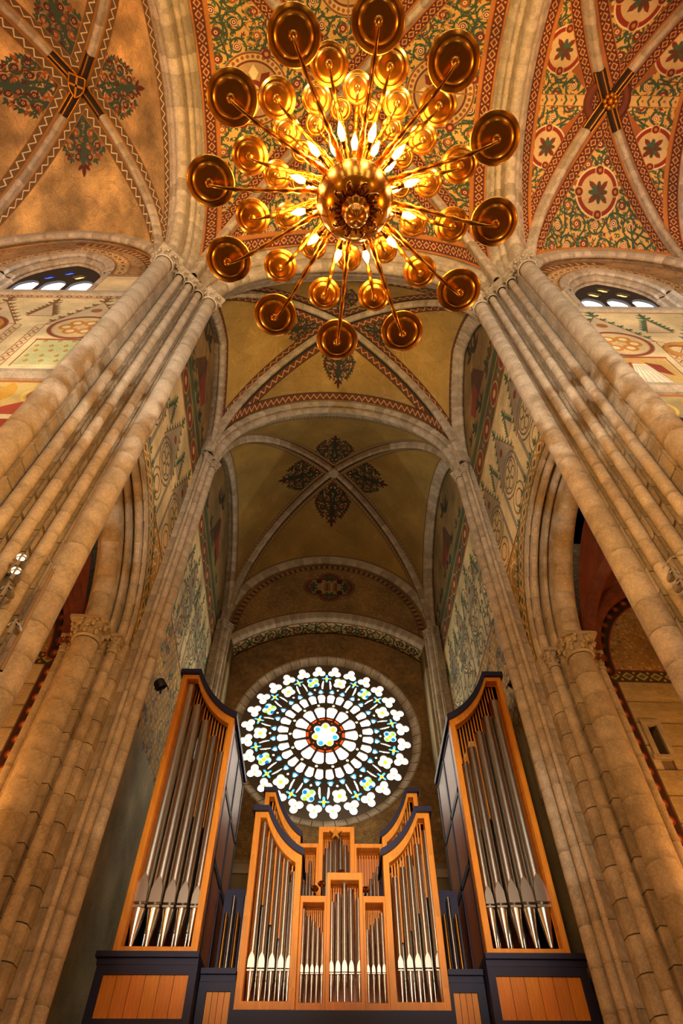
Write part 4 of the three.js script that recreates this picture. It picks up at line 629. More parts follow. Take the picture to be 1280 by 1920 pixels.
// ---------------------------------------------------------------- rose window
{
  const win = thing('window_1', 'great round rose window of fourteen petals with bright stained glass', 'window', { kind: 'structure', sk: true });
  const D = 19.72, R = 3.1, N = 14;
  const P2 = (r, a) => [r * Math.cos(a), r * Math.sin(a)];
  const shapeOf = (pts) => { const s = new THREE.Shape(); pts.forEach(([x, y], i) => (i ? s.lineTo(x, y) : s.moveTo(x, y))); s.closePath(); return s; };
  const petals = []; // [shape, kind]
  const local = (pts, r, a) => pts.map(([x, y]) => { const c = Math.cos(a), s = Math.sin(a); return [(r + x) * c - y * s, (r + x) * s + y * c]; });
  const lobes = (n, r, k, a0 = 0, m = 40) => { const o = []; for (let i = 0; i < m; i++) { const a = i / m * TAU, q = r * (1 - k + k * Math.abs(Math.cos((a - a0) * n / 2))); o.push([Math.cos(a) * q, Math.sin(a) * q]); } return o; };
  const starPts = (r) => { const o = []; for (let i = 0; i < 24; i++) { const a = i / 24 * TAU, q = r * (.28 + .72 * Math.pow(Math.abs(Math.cos(a * 2)), 2.2)); o.push([Math.cos(a) * q, Math.sin(a) * q]); } return o; };
  const cres = (sgn) => { const o = []; for (let i = 0; i <= 8; i++) { const t = i / 8; o.push([-.42 + t * .78, sgn * (.34 + .12 * Math.sin(t * Math.PI))]); } for (let i = 8; i >= 0; i--) { const t = i / 8; o.push([-.42 + t * .78, sgn * (.34 + .0 * t - .08 * Math.sin(t * Math.PI) + .07)]); } return o; };
  petals.push([lobes(7, .5, .26, Math.PI / 2, 84), 'centre']);
  for (let k = 0; k < 7; k++) petals.push([local(lobes(1, .045, 0, 0, 10), .53, Math.PI / 2 + (k + .5) * TAU / 7), 'red']);
  for (let k = 0; k < N; k++) {
    const a = Math.PI / 2 + (k + .5) * TAU / N, s = TAU / N;
    petals.push([local([[-.045, -.1], [-.045, .1], [.045, .115], [.045, -.115]], .65, a), 'red']);
    petals.push([local([[-.24, -.12], [-.24, .12], [.1, .2], [.17, .17], [.2, .1], [.22, 0], [.2, -.1], [.17, -.17], [.1, -.2]], .96, a), 'white']);
    petals.push([local(lobes(1, .055, 0, 0, 12), 1.265, a), 'pale']);
    for (const q of [-1, 1]) {
      const aa = a + q * s * .245;
      petals.push([local([[-.17, -.1], [-.17, .1], [.12, .145], [.19, .09], [.21, 0], [.19, -.09], [.12, -.145]], 1.53, aa), 'white']);
      petals.push([local(lobes(3, .118, .35, 0, 24), 1.87, aa), 'blue']);
      petals.push([local([[-.37, .31], [-.2, .36], [-.02, .42], [.06, .42], [-.02, .36], [-.16, .3], [-.34, .27]].map(([x, y]) => [x, y * q]), 2.33, a), 'white']);
    }
    petals.push([local(lobes(4, .05, .3, 0, 16), 1.99, a), 'blue']);
    petals.push([local(lobes(4, .27, .28, Math.PI / 4, 40), 2.34, a), k % 2 ? 'quatreA' : 'quatreB']);
    petals.push([local(starPts(.21), 2.5, a + s / 2), 'star']);
  }
  for (let k = 0; k < 28; k++) petals.push([local(lobes(3, .27, .52, 0, 36), 2.81, Math.PI / 2 + (k + .5) * TAU / 28), 'trefoil']);
  const tr = new THREE.Shape(); tr.absarc(0, 0, R + .04, 0, TAU); tr.holes = petals.map(([p]) => { const h = new THREE.Path(); h.setFromPoints(p.map(([x, y]) => new THREE.Vector2(x, y))); h.closePath(); return h; });
  const tg = new THREE.ExtrudeGeometry(tr, { depth: .12, bevelEnabled: false, curveSegments: 64 }); tg.translate(0, ROSE_Y, -D - .06); part(win, 'tracery', tg, new THREE.MeshStandardMaterial({ color: 0x6b5f50, roughness: .9 }));
  const lit = { white: [0xfff6e6, 7], trefoil: [0xfff4e0, 9], centre: [0xfffbe8, 6], red: [0xe04a10, 1.6], pale: [0xf6f0b0, 4], blue: [0x2a9ad0, 2.2], quatreA: [0xd8f0b0, 3], quatreB: [0x9fdcd0, 2.6], star: [0x50b4e0, 2.4] };
  const mats = {}; for (const k in lit) mats[k] = leadGlass(lit[k][0], lit[k][1]);
  const amber = leadGlass(0xffb020, 3), green = leadGlass(0x90c030, 2.4), deep = leadGlass(0x1070b0, 1.8);
  for (const [p, k] of petals) {
    const g = new THREE.ShapeGeometry(shapeOf(p)); g.translate(0, ROSE_Y, -D); const m = part(win, 'pane', g, mats[k]);
    let cx = 0, cy = 0; p.forEach(([x, y]) => { cx += x / p.length; cy += y / p.length; });
    const spot = (r, mat, z = .012) => { const c = new THREE.CircleGeometry(r, 12); c.translate(cx, ROSE_Y + cy, -D + z); part(m, 'glass_centre', c, mat); };
    if (k === 'star') spot(.07, amber); if (k === 'trefoil') spot(.045, amber); if (k === 'blue') spot(.055, mats.white); if (k === 'quatreA') { spot(.07, amber); }
    if (k === 'quatreB') { for (let e = 0; e < 4; e++) { const c = new THREE.CircleGeometry(.075, 10), a = e * TAU / 4 + Math.PI / 4; c.translate(cx + Math.cos(a) * .16, ROSE_Y + cy + Math.sin(a) * .16, -D + .012); part(m, 'glass_petal', c, e % 2 ? deep : green); } spot(.08, amber, .014); }
    if (k === 'centre') for (let e = 0; e < 7; e++) { const c = new THREE.CircleGeometry(.1, 12), a = Math.PI / 2 + e * TAU / 7; c.translate(Math.cos(a) * .36, ROSE_Y + Math.sin(a) * .36, -D + .012); part(m, 'glass_petal', c, e % 2 ? mats.blue : amber); }
  }
  // splayed ring of stones around it
  const rim = partGroup(win, 'stone_ring'); for (let k = 0; k < 56; k++) { const a0 = k / 56 * TAU + .003, a1 = (k + 1) / 56 * TAU - .003, pos = [], uv = [], idx = []; const prof = [[3.44, 19.47], [3.4, 19.46], [3.34, 19.5], [3.28, 19.56], [3.12, 19.68], [3.08, 19.8]]; prof.forEach(([r, d], i) => { for (const a of [a0, a1]) { pos.push(Math.cos(a) * r, ROSE_Y + Math.sin(a) * r, -d); uv.push(a * 3, i * .1); } }); for (let i = 0; i < prof.length - 1; i++) { const q = i * 2; idx.push(q, q + 1, q + 2, q + 1, q + 3, q + 2); } const g = new THREE.BufferGeometry(); g.setAttribute('position', new THREE.Float32BufferAttribute(pos, 3)); g.setAttribute('uv', new THREE.Float32BufferAttribute(uv, 2)); g.setIndex(idx); g.computeVertexNormals(); part(rim, 'voussoir', g, pick(stones)); }
  const ra = new THREE.RectAreaLight(0xfff2dd, ROSE_POWER, 4.6, 4.6); ra.position.set(0, ROSE_Y, -(D - .1)); ra.lookAt(0, ROSE_Y, 0); ra.name = 'daylight'; win.add(ra);
}
// ---------------------------------------------------------------- organ
function woodTex(r, g, b, n = 256) { return dataTex(n, (u, v) => { const w = fbm(u * 26, v * 3, 26, 3), f = fbm(u * 90, v * 6, 90, 2), k = .93 + (w - .5) * .16 + (f - .5) * .08; return [cl(r * k), cl(g * k), cl(b * k)]; }); }
const orangeTex = woodTex(242, 150, 14), brownTex = woodTex(186, 106, 54);
const orangePaint = [0xffffff, 0xf6ece0, 0xfff2e6].map((c) => new THREE.MeshPhysicalMaterial({ color: c, map: orangeTex, roughness: .5, clearcoat: .08, clearcoatRoughness: .35 }));
const navy = new THREE.MeshPhysicalMaterial({ color: 0x090a36, roughness: .6, clearcoat: .08, clearcoatRoughness: .4, bumpMap: relief, bumpScale: .001 });
const brownWood = new THREE.MeshPhysicalMaterial({ color: 0xffffff, map: brownTex, roughness: .5, clearcoat: .2, clearcoatRoughness: .3 });
const tin = [0xc9c2b4, 0xbfb9ad, 0xd2cabb].map((c) => new THREE.MeshStandardMaterial({ color: c, metalness: 1, roughness: .26 }));
const tinBright = new THREE.MeshStandardMaterial({ color: 0xd8d0c0, metalness: 1, roughness: .28 });
const brassPipe = new THREE.MeshStandardMaterial({ color: 0xc48a3a, metalness: 1, roughness: .22 });
const black = new THREE.MeshStandardMaterial({ color: 0x080706, roughness: .9 });
const pipeCache = {};
function pipe(parent, x, y0, ym, y1, r, d, mat = null, plain = false) {
  const p = partGroup(parent, 'pipe'); p.position.set(x, y0, -d); mat = mat || pick(tin);
  const fh = ym - y0, bh = y1 - ym, gp = plain ? 0 : r * .36; const foot = new THREE.LatheGeometry([[r * .2, 0], [r * .24, .01], [r * .97, fh * .93], [r * 1.0, fh], [r * .62, fh], [r * .62, fh + gp]].map(([a, b]) => new THREE.Vector2(a, b)), 18); part(p, 'foot', foot, mat);
  const body = new THREE.LatheGeometry([[r * .6, gp], [r, gp], [r, bh], [r * .9, bh], [r * .9, bh - .12], [0, bh - .12]].map(([a, b]) => new THREE.Vector2(a, b)), 20); body.translate(0, fh, 0); part(p, 'body', body, mat);
  if (!plain) {
    const w = r * .86, h = r * 3.6, sh = new THREE.Shape(); sh.moveTo(-w, 0); sh.lineTo(w, 0); sh.lineTo(w * .94, h * .45); sh.quadraticCurveTo(w * .72, h * .72, 0, h); sh.quadraticCurveTo(-w * .72, h * .72, -w * .94, h * .45); sh.closePath();
    const g = new THREE.ExtrudeGeometry(sh, { depth: r * .12, bevelEnabled: true, bevelSize: r * .05, bevelThickness: r * .05, bevelSegments: 1, curveSegments: 6 }); g.translate(0, fh + r * .4, r * .84); part(p, 'upper_lip', g, tinBright);
    const lo = new THREE.BoxGeometry(w * 2.02, r * .3, r * .3); lo.translate(0, fh - r * .14, r * .86); part(p, 'lower_lip', lo, tinBright);
  }
  return p;
}
// outline of a tower front: tall side at xt, low side at xl (may be mirrored), curved top; t runs from the flat peak to the low end
function towerOutline(xt, xl, yb, yh, yl, flat, inset = 0) {
  const s = Math.sign(xl - xt), a = xt + s * inset, b = xl - s * inset, f = xt + s * (flat - inset * .2), pts = [[a, yb + inset], [b, yb + inset]]; const y0 = yl - inset * 1.15, y1 = yh - inset;
  for (let i = 0; i <= 14; i++) { const t = 1 - i / 14, c = [f + (b - f) * .38, y0 + (y1 - y0) * .24]; const q = (k) => (1 - t) ** 2 * [f, y1][k] + 2 * t * (1 - t) * c[k] + t * t * [b, y0][k]; pts.push([q(0), q(1)]); }
  pts.push([a, y1]); return pts;
}
const topAt = (o, x) => { for (let i = 1; i < o.length; i++) { const a = o[i], b = o[(i + 1) % o.length]; if (i >= 1 && (a[0] - x) * (b[0] - x) <= 0 && a[0] !== b[0] && Math.max(a[1], b[1]) > o[0][1] + 1) return lerp(a[1], b[1], (x - a[0]) / (b[0] - a[0])); } return o[o.length - 1][1]; };
const toShape = (pts) => { const s = new THREE.Shape(); pts.forEach(([x, y], i) => (i ? s.lineTo(x, y) : s.moveTo(x, y))); s.closePath(); return s; };
const toPath = (pts) => { const s = new THREE.Path(); pts.forEach(([x, y], i) => (i ? s.lineTo(x, y) : s.moveTo(x, y))); s.closePath(); return s; };
function frontFrame(parent, outer, inner, d, depth, mat) { const s = toShape(outer); s.holes.push(toPath(inner)); const g = new THREE.ExtrudeGeometry(s, { depth, bevelEnabled: true, bevelSize: .008, bevelThickness: .008, bevelSegments: 1 }); g.translate(0, 0, -d - depth); return part(parent, 'front_frame', g, mat, 'orange painted wooden frame'); }
function curvedTower(label, o) {
  const { xt, xl, yb, yh, yl, flat, d, w, deep, rows, cornice, slats, slatLen } = o, t = thing('organ_tower', label, 'organ'), s = Math.sign(xl - xt);
  const out = towerOutline(xt, xl, yb, yh, yl, flat), inn = towerOutline(xt, xl, yb, yh, yl, flat, w);
  frontFrame(t, out, inn, d, .2, orangePaint[0]);
  // roof board following the curve, navy, overhanging
  const top = out.slice(2), ro = [[xl + s * cornice * .5, yl - .02], ...top.map(([x, y]) => [x, y + .004]), [xt - s * cornice * .5, yh + .004]], up = ro.map(([x, y], i) => [x + s * (i > 0 && i < ro.length - 2 ? cornice * .35 : 0), y + cornice]).reverse();
  const cg = new THREE.ExtrudeGeometry(toShape([...ro, ...up]), { depth: deep + .08, bevelEnabled: false }); cg.translate(0, 0, -d - deep); part(t, 'cornice', cg, navy, 'dark blue curved cornice');
  // lining behind the frame opening, sides and back
  part(t, 'outer_side', boxAt(xt + s * .01, xt + s * .05, yb, yh - .02, d + .2, d + deep), navy);
  part(t, 'back_panel', boxAt(xt + s * .06, xl - s * .06, yb, Math.min(yl, yh) - .1, d + deep * .55, d + deep * .55 + .03), brownWood);
  part(t, 'floor_board', boxAt(xt + s * .05, xl - s * .05, yb, yb + w, d + .2, d + deep * .5), orangePaint[1]);
  const side = partGroup(t, 'inner_side', 'dark framed side with ribbed brown wood panels'), xs = xl - s * .03; const H0 = yb, H1 = yl - .06, cols = [d + .2, d + .2 + (deep - .2) * .5, d + deep], mid = [H0, lerp(H0, H1, .36), lerp(H0, H1, .68), H1];
  part(side, 'side_board', boxAt(xs - .012, xs + .012, H0, H1, d + .2, d + deep), navy);
  for (const c of [d + .26, cols[1], d + deep - .06]) part(side, 'stile', boxAt(xs, xl + s * .012, H0, H1, c - .055, c + .055), navy);
  for (const y of mid) part(side, 'rail', boxAt(xs, xl + s * .012, Math.max(H0, y - .06), Math.min(H1, y + .06), d + .2, d + deep), navy);
  for (let c = 0; c < 2; c++) for (let r = 0; r < 3; r++) { const c0 = (c ? cols[1] : d + .26) + .07, c1 = (c ? d + deep - .06 : cols[1]) - .07, n = Math.max(4, Math.round((c1 - c0) / .085)); for (let i = 0; i < n; i++) { const a = lerp(c0, c1, i / n), b = lerp(c0, c1, (i + 1) / n) - .012; part(side, 'slat', boxAt(xs, xl - s * .004, mid[r] + .075, mid[r + 1] - .075, a, b), brownWood); } }
  for (let i = 0; i < slats; i++) { const x = lerp(xt + s * (w + .04), xl - s * (w + .04), (i + .5) / slats), y = topAt(inn, x); part(t, 'slat', boxAt(x - .014, x + .014, y - slatLen, y + w * .9, d + o.slatD, d + o.slatD + .03), orangePaint[1]); }
  for (const r of rows) pipe(t, ...r);
  return t;
}
const DT = 11.9, DI = 11.7;
const py2y = (px, py, d) => at(px, py, 'd', d).y;
{ // outer towers
  const base = 1779; const L = [[245.6, 357, 1289, .135], [275.5, 369, 1326, .122], [304, 383, 1355, .112], [330, 398, 1384, .102], [355, 410, 1413, .085]], Rr = [[929, 867, 1434, .085], [951, 877, 1404, .102], [977.5, 890.5, 1376, .112], [1004, 904, 1348, .122], [1032, 917.5, 1318, .135]];
  for (const [s, list] of [[-1, L], [1, Rr]]) {
    const rows = []; const d = DT + .24; for (const [fx, tx, ty, r] of list) { const f = at(fx, base, 'd', d); rows.push([f.x + s * .025, f.y, py2y(fx, 1702, d), py2y(tx, ty, d), r, d]); }
    rows.forEach((r, i) => { if (i < rows.length - 1) { const q = rows[i + 1], xm = (r[0] + q[0]) / 2; rows.push([xm, r[1], r[2] - .3, Math.min(r[3], q[3]) - 1.6, .05, d + .28, tin[1], true]); rows.push([xm + .05, r[1], r[2] - .4, Math.min(r[3], q[3]) - 2.6, .035, d + .4, brassPipe, true]); } });
    curvedTower(s < 0 ? 'tall organ tower with five large tin pipes, sloping down away from the nave' : 'tall organ tower with five large tin pipes, sloping down away from the choir', { xt: s * 3.78, xl: s * 2.4, yb: 5.5, yh: 11.2, yl: 10.0, flat: .38, d: DT, w: .105, deep: 2.6, rows: rows.filter(Boolean).slice(0, 13), cornice: .12, slats: 15, slatLen: 2.3, slatD: .28 });
    // plinth with orange boards
    for (const [x0, x1, d, yc, n, lab] of [[3.93, 2.32, DT - .14, 5.48, 6, 'navy organ plinth with wide orange boards under the tall tower '], [2.31, 1.67, DT + .2, 5.36, 4, 'narrow navy organ plinth with orange boards beside the middle case ']]) {
      const t = thing('organ_plinth', lab + (s < 0 ? 'towards the nave' : 'towards the choir'), 'plinth');
      const pd = n > 4 ? 1.5 : .9; part(t, 'plinth_body', boxAt(s * x0, s * x1, 2.2, yc - .17, d + .06, d + pd), navy); part(t, 'cornice', mergeGeometries([boxAt(s * (x0 + (n > 4 ? .05 : -.005)), s * (x1 - (n > 4 ? .005 : -.06)), yc - .08, yc, d - .07, d + pd), boxAt(s * (x0 + (n > 4 ? .02 : -.005)), s * (x1 + (n > 4 ? 0 : .06)), yc - .17, yc - .08, d - .01, d + pd)]), navy);
      const a = x0 - .13, b = x1 + .12, y0 = yc - .86, y1 = yc - .3; part(t, 'frame', mergeGeometries([boxAt(s * x0, s * x1, y1, yc - .17, d, d + .06), boxAt(s * x0, s * x1, y0 - .3, y0, d, d + .06), boxAt(s * x0, s * a, y0, y1, d, d + .06), boxAt(s * b, s * x1, y0, y1, d, d + .06)]), navy);
      for (let i = 0; i < n; i++) { const p0 = lerp(a, b, i / n), p1 = lerp(a, b, (i + 1) / n); part(t, 'board', boxAt(s * (p0 - .004), s * (p1 + .004), y0, y1, d + .03, d + .06), orangePaint[i % 3]); }
    }
  }
}
{ // middle case: two curved towers, two low fields and a centre tower
  const d = DI + .17, bot = 1887; const L = [[463, 492.7, 1543.5, .066], [483, 506, 1569, .062], [503, 521, 1594, .059], [521, 535.5, 1615, .056], [536.5, 548.4, 1636, .052]], Rr = [[755.7, 740.6, 1646.6, .052], [773.7, 754, 1627.6, .056], [790, 766.5, 1606, .059], [809.6, 780, 1585, .062], [831, 794, 1559, .066]];
  for (const [s, list] of [[-1, L], [1, Rr]]) {
    const rows = []; for (const [fx, tx, ty, r] of list) { const f = at(fx, bot, 'd', d); rows.push([f.x, f.y, py2y(fx, 1820, d), py2y(tx, ty, d), r, d]); }
    for (let i = 0; i < 4; i++) { const r = rows[i], q = rows[i + 1]; rows.push([(r[0] + q[0]) / 2, r[1], r[2] - .1, Math.min(r[3], q[3]) - .12, .03, d + .13, tin[1], true]); }
    curvedTower(s < 0 ? 'middle organ tower with curved top and ten slim pipes on the nave side' : 'middle organ tower with curved top and ten slim pipes on the choir side', { xt: s * 1.66, xl: s * .74, yb: 4.72, yh: 7.78, yl: 6.98, flat: .24, d: DI, w: .1, deep: .95, rows, cornice: .1, slats: 12, slatLen: 1.3, slatD: .2 });
    // the same tower shape behind, over the rear case
    curvedTower(s < 0 ? 'rear organ tower with curved navy top behind the middle case on the nave side' : 'rear organ tower with curved navy top behind the middle case on the choir side', { xt: s * 1.68, xl: s * .86, yb: 5.6, yh: 9.02, yl: 8.05, flat: .22, d: 13.2, w: .09, deep: .8, rows: [[s * 1.25, 5.8, 6.4, 8.25, .05, 13.42], [s * 1.1, 5.8, 6.4, 8.0, .045, 13.42], [s * 1.4, 5.8, 6.4, 8.45, .055, 13.42]], cornice: .09, slats: 10, slatLen: 1.2, slatD: .24 });
  }
  function field(label, x0, x1, yb, yt, dd, w, pipes, slats, slatLen, wr = w) {
    const t = thing('organ_field', label, 'organ'); const o = [[x0, yb], [x1, yb], [x1, yt], [x0, yt]], i = [[x0 + w, yb + wr], [x1 - w, yb + wr], [x1 - w, yt - wr], [x0 + w, yt - wr]];
    frontFrame(t, o, i, dd, .16, orangePaint[1]); part(t, 'back_panel', boxAt(x0 + .02, x1 - .02, yb, yt - .02, dd + .5, dd + .52), brownWood); part(t, 'floor_board', boxAt(x0 + .03, x1 - .03, yb, yb + wr, dd + .16, dd + .5), orangePaint[2]); part(t, 'top_board', boxAt(x0, x1, yt - wr, yt, dd + .16, dd + .52), orangePaint[2]);
    for (let k = 0; k < slats; k++) { const x = lerp(x0 + w, x1 - w, (k + .5) / slats); part(t, 'slat', boxAt(x - .008, x + .008, yt - wr - slatLen, yt - wr + .02, dd + .34, dd + .37), orangePaint[1]); }
    for (const p of pipes) pipe(t, ...p); return t;
  }
  const mk = (list, my, by, dd) => list.map(([fx, tx, ty, r]) => { const f = at(fx, by, 'd', dd); return [f.x, f.y, py2y(fx, my, dd), py2y(tx, ty, dd), r, dd]; });
  field('low organ field of five small pipes between the centre and the nave side tower', -.72, -.27, 4.72, 6.32, DI + .03, .035, mk([[561.7, 566, 1705, .034], [572.5, 575, 1718, .034], [582.5, 585, 1728.5, .033], [592, 594, 1740, .032], [602, 602, 1750, .031]], 1826, 1888, d), 11, .5, .09);
  field('low organ field of five small pipes between the centre and the choir side tower', .35, .74, 4.72, 6.32, DI + .03, .035, mk([[692, 688.5, 1744.7, .031], [702.5, 697, 1735, .032], [713, 705.4, 1723, .033], [723.4, 714.4, 1713, .034], [734, 723.4, 1700.5, .034]], 1826, 1888, d), 11, .5, .09);
  field('centre organ tower with five pipes under a flat orange top', -.265, .345, 4.7, 6.68, DI - .02, .05, mk([[620, 621, 1692.6, .045], [633, 632.5, 1677, .046], [646, 644, 1658.5, .048], [659.4, 656, 1668, .046], [675, 669, 1685, .045]], 1826, 1888, d), 12, .7, .11);
  // rear case
  const dr = 13.2, rp = [[604, 1605], [612.7, 1592], [620, 1579], [629, 1564], [638, 1572], [647, 1585], [656, 1599]].map(([x, y]) => { const p = at(x, y, 'd', dr + .2); return [p.x, 5.5, 6.2, p.y, .042, dr + .2]; });
  const rear = field('rear centre organ tower with seven pipes under a gilt star', at(597, 1600, 'd', dr).x, at(664, 1600, 'd', dr).x, 5.4, 8.26, dr, .08, rp, 14, 1.5, .1);
  const st = new THREE.Shape(); for (let k = 0; k < 10; k++) { const a = Math.PI / 2 + k * TAU / 10, r = k % 2 ? .045 : .14; k ? st.lineTo(Math.cos(a) * r, Math.sin(a) * r) : st.moveTo(0, r); } st.closePath(); const sg = new THREE.ExtrudeGeometry(st, { depth: .02, bevelEnabled: true, bevelSize: .005, bevelThickness: .01, bevelSegments: 1 }); const sp = at(629, 1562, 'd', dr - .05); const sm = part(rear, 'star', sg, gold, 'gilt five pointed star'); sm.position.set(sp.x, sp.y, -dr + .03);
  for (const [a, b, s, lab] of [[562, 597, -1, 'rear low organ field with thin pipes and horns on the nave side'], [664, 716, 1, 'rear low organ field with thin pipes and horns on the choir side']]) {
    const x0 = Math.max(-.855, at(a, 1600, 'd', dr).x + (s > 0 ? .006 : 0)), x1 = Math.min(.855, at(b, 1600, 'd', dr).x - (s < 0 ? .006 : 0)), list = []; const n = s < 0 ? 4 : 6; for (let k = 0; k < n; k++) list.push([lerp(x0 + .06, x1 - .06, (k + .5) / n), 5.5, 6.2, (s < 0 ? 7.2 + (k % 3) * .22 : 6.95 + k * .12), .028, dr + .2]);
    field(lab, x0, x1, 5.4, 7.92, dr + .02, .035, list, 9, 1.5, .07);
  }
  for (const [px, py, hl] of [[590, 1667, 'small brass horn pipe beside the nave side middle tower'], [603, 1658, 'small brass horn pipe just left of the centre tower top'], [640, 1637, 'small brass horn pipe above the centre tower top'], [685, 1669, 'small brass horn pipe just right of the centre tower top']]) { const p = at(px, py, 'd', 12.6), g = new THREE.LatheGeometry([[.015, -.62], [.018, -.15], [.03, -.06], [.06, 0], [.075, .012], [.07, .014], [.02, -.08]].map(([x, y]) => new THREE.Vector2(x, y)), 18); g.rotateX(Math.PI / 2 - .35); const m = part(rear, 'horn', g, brassPipe, 'small brass horn bell'); m.position.set(p.x, p.y, -12.6); }
  const rc = thing('organ_rear_case', 'dark navy body of the organ behind its towers', 'organ'); part(rc, 'case_body', boxAt(-1.66, 1.66, 2.2, 5.4, 12.75, 14.4), navy); { const bw = single('organ_back_panel', boxAt(-2.36, 2.36, 2.2, 7.55, 14.44, 14.5), navy, 'dark navy panel closing the organ at the back', 'organ'); }
  for (const s of [-1, 1]) { const cb = thing('organ_cupboard', 'dark navy organ cupboard with thin brass pipes beside the middle case ' + (s < 0 ? 'towards the nave' : 'towards the choir'), 'organ'); part(cb, 'side_cupboard', boxAt(s * 2.3, s * 1.72, 2.2, 7.1, 13.4, 14.4), navy); part(cb, 'shelf', boxAt(s * 2.3, s * 1.72, 5.3, 5.4, 13.02, 13.4), navy); for (let k = 0; k < 4; k++) pipe(cb, s * (1.86 + k * .11), 5.4, 5.7, 6.9 - (k % 2) * .3, .035, 13.2, k % 2 ? brassPipe : tin[1], true); }
  const pl = thing('organ_plinth', 'stepped navy beam under the middle organ case', 'plinth'); part(pl, 'beam', boxAt(-1.66, 1.66, 4.46, 4.7, DI - .07, DI + .9), navy); part(pl, 'lower_beam', boxAt(-.8, .82, 4.36, 4.62, DI - .12, DI + .2), navy); part(pl, 'plinth_body', boxAt(-1.66, 1.66, 2.2, 4.46, DI + .05, 12.7), navy);
}
// loft that carries the organ
{ const t = thing('organ_loft', 'dark timber loft floor under the organ', 'loft'); part(t, 'platform', boxAt(-4.0, 4.0, 2.0, 2.2, DT - .4, 14.6), navy); for (const x of [-3.6, -1.2, 1.2, 3.6]) for (const d of [DT, 14.2]) part(t, 'post', boxAt(x - .1, x + .1, 0, 2.0, d - .1, d + .1), navy); }
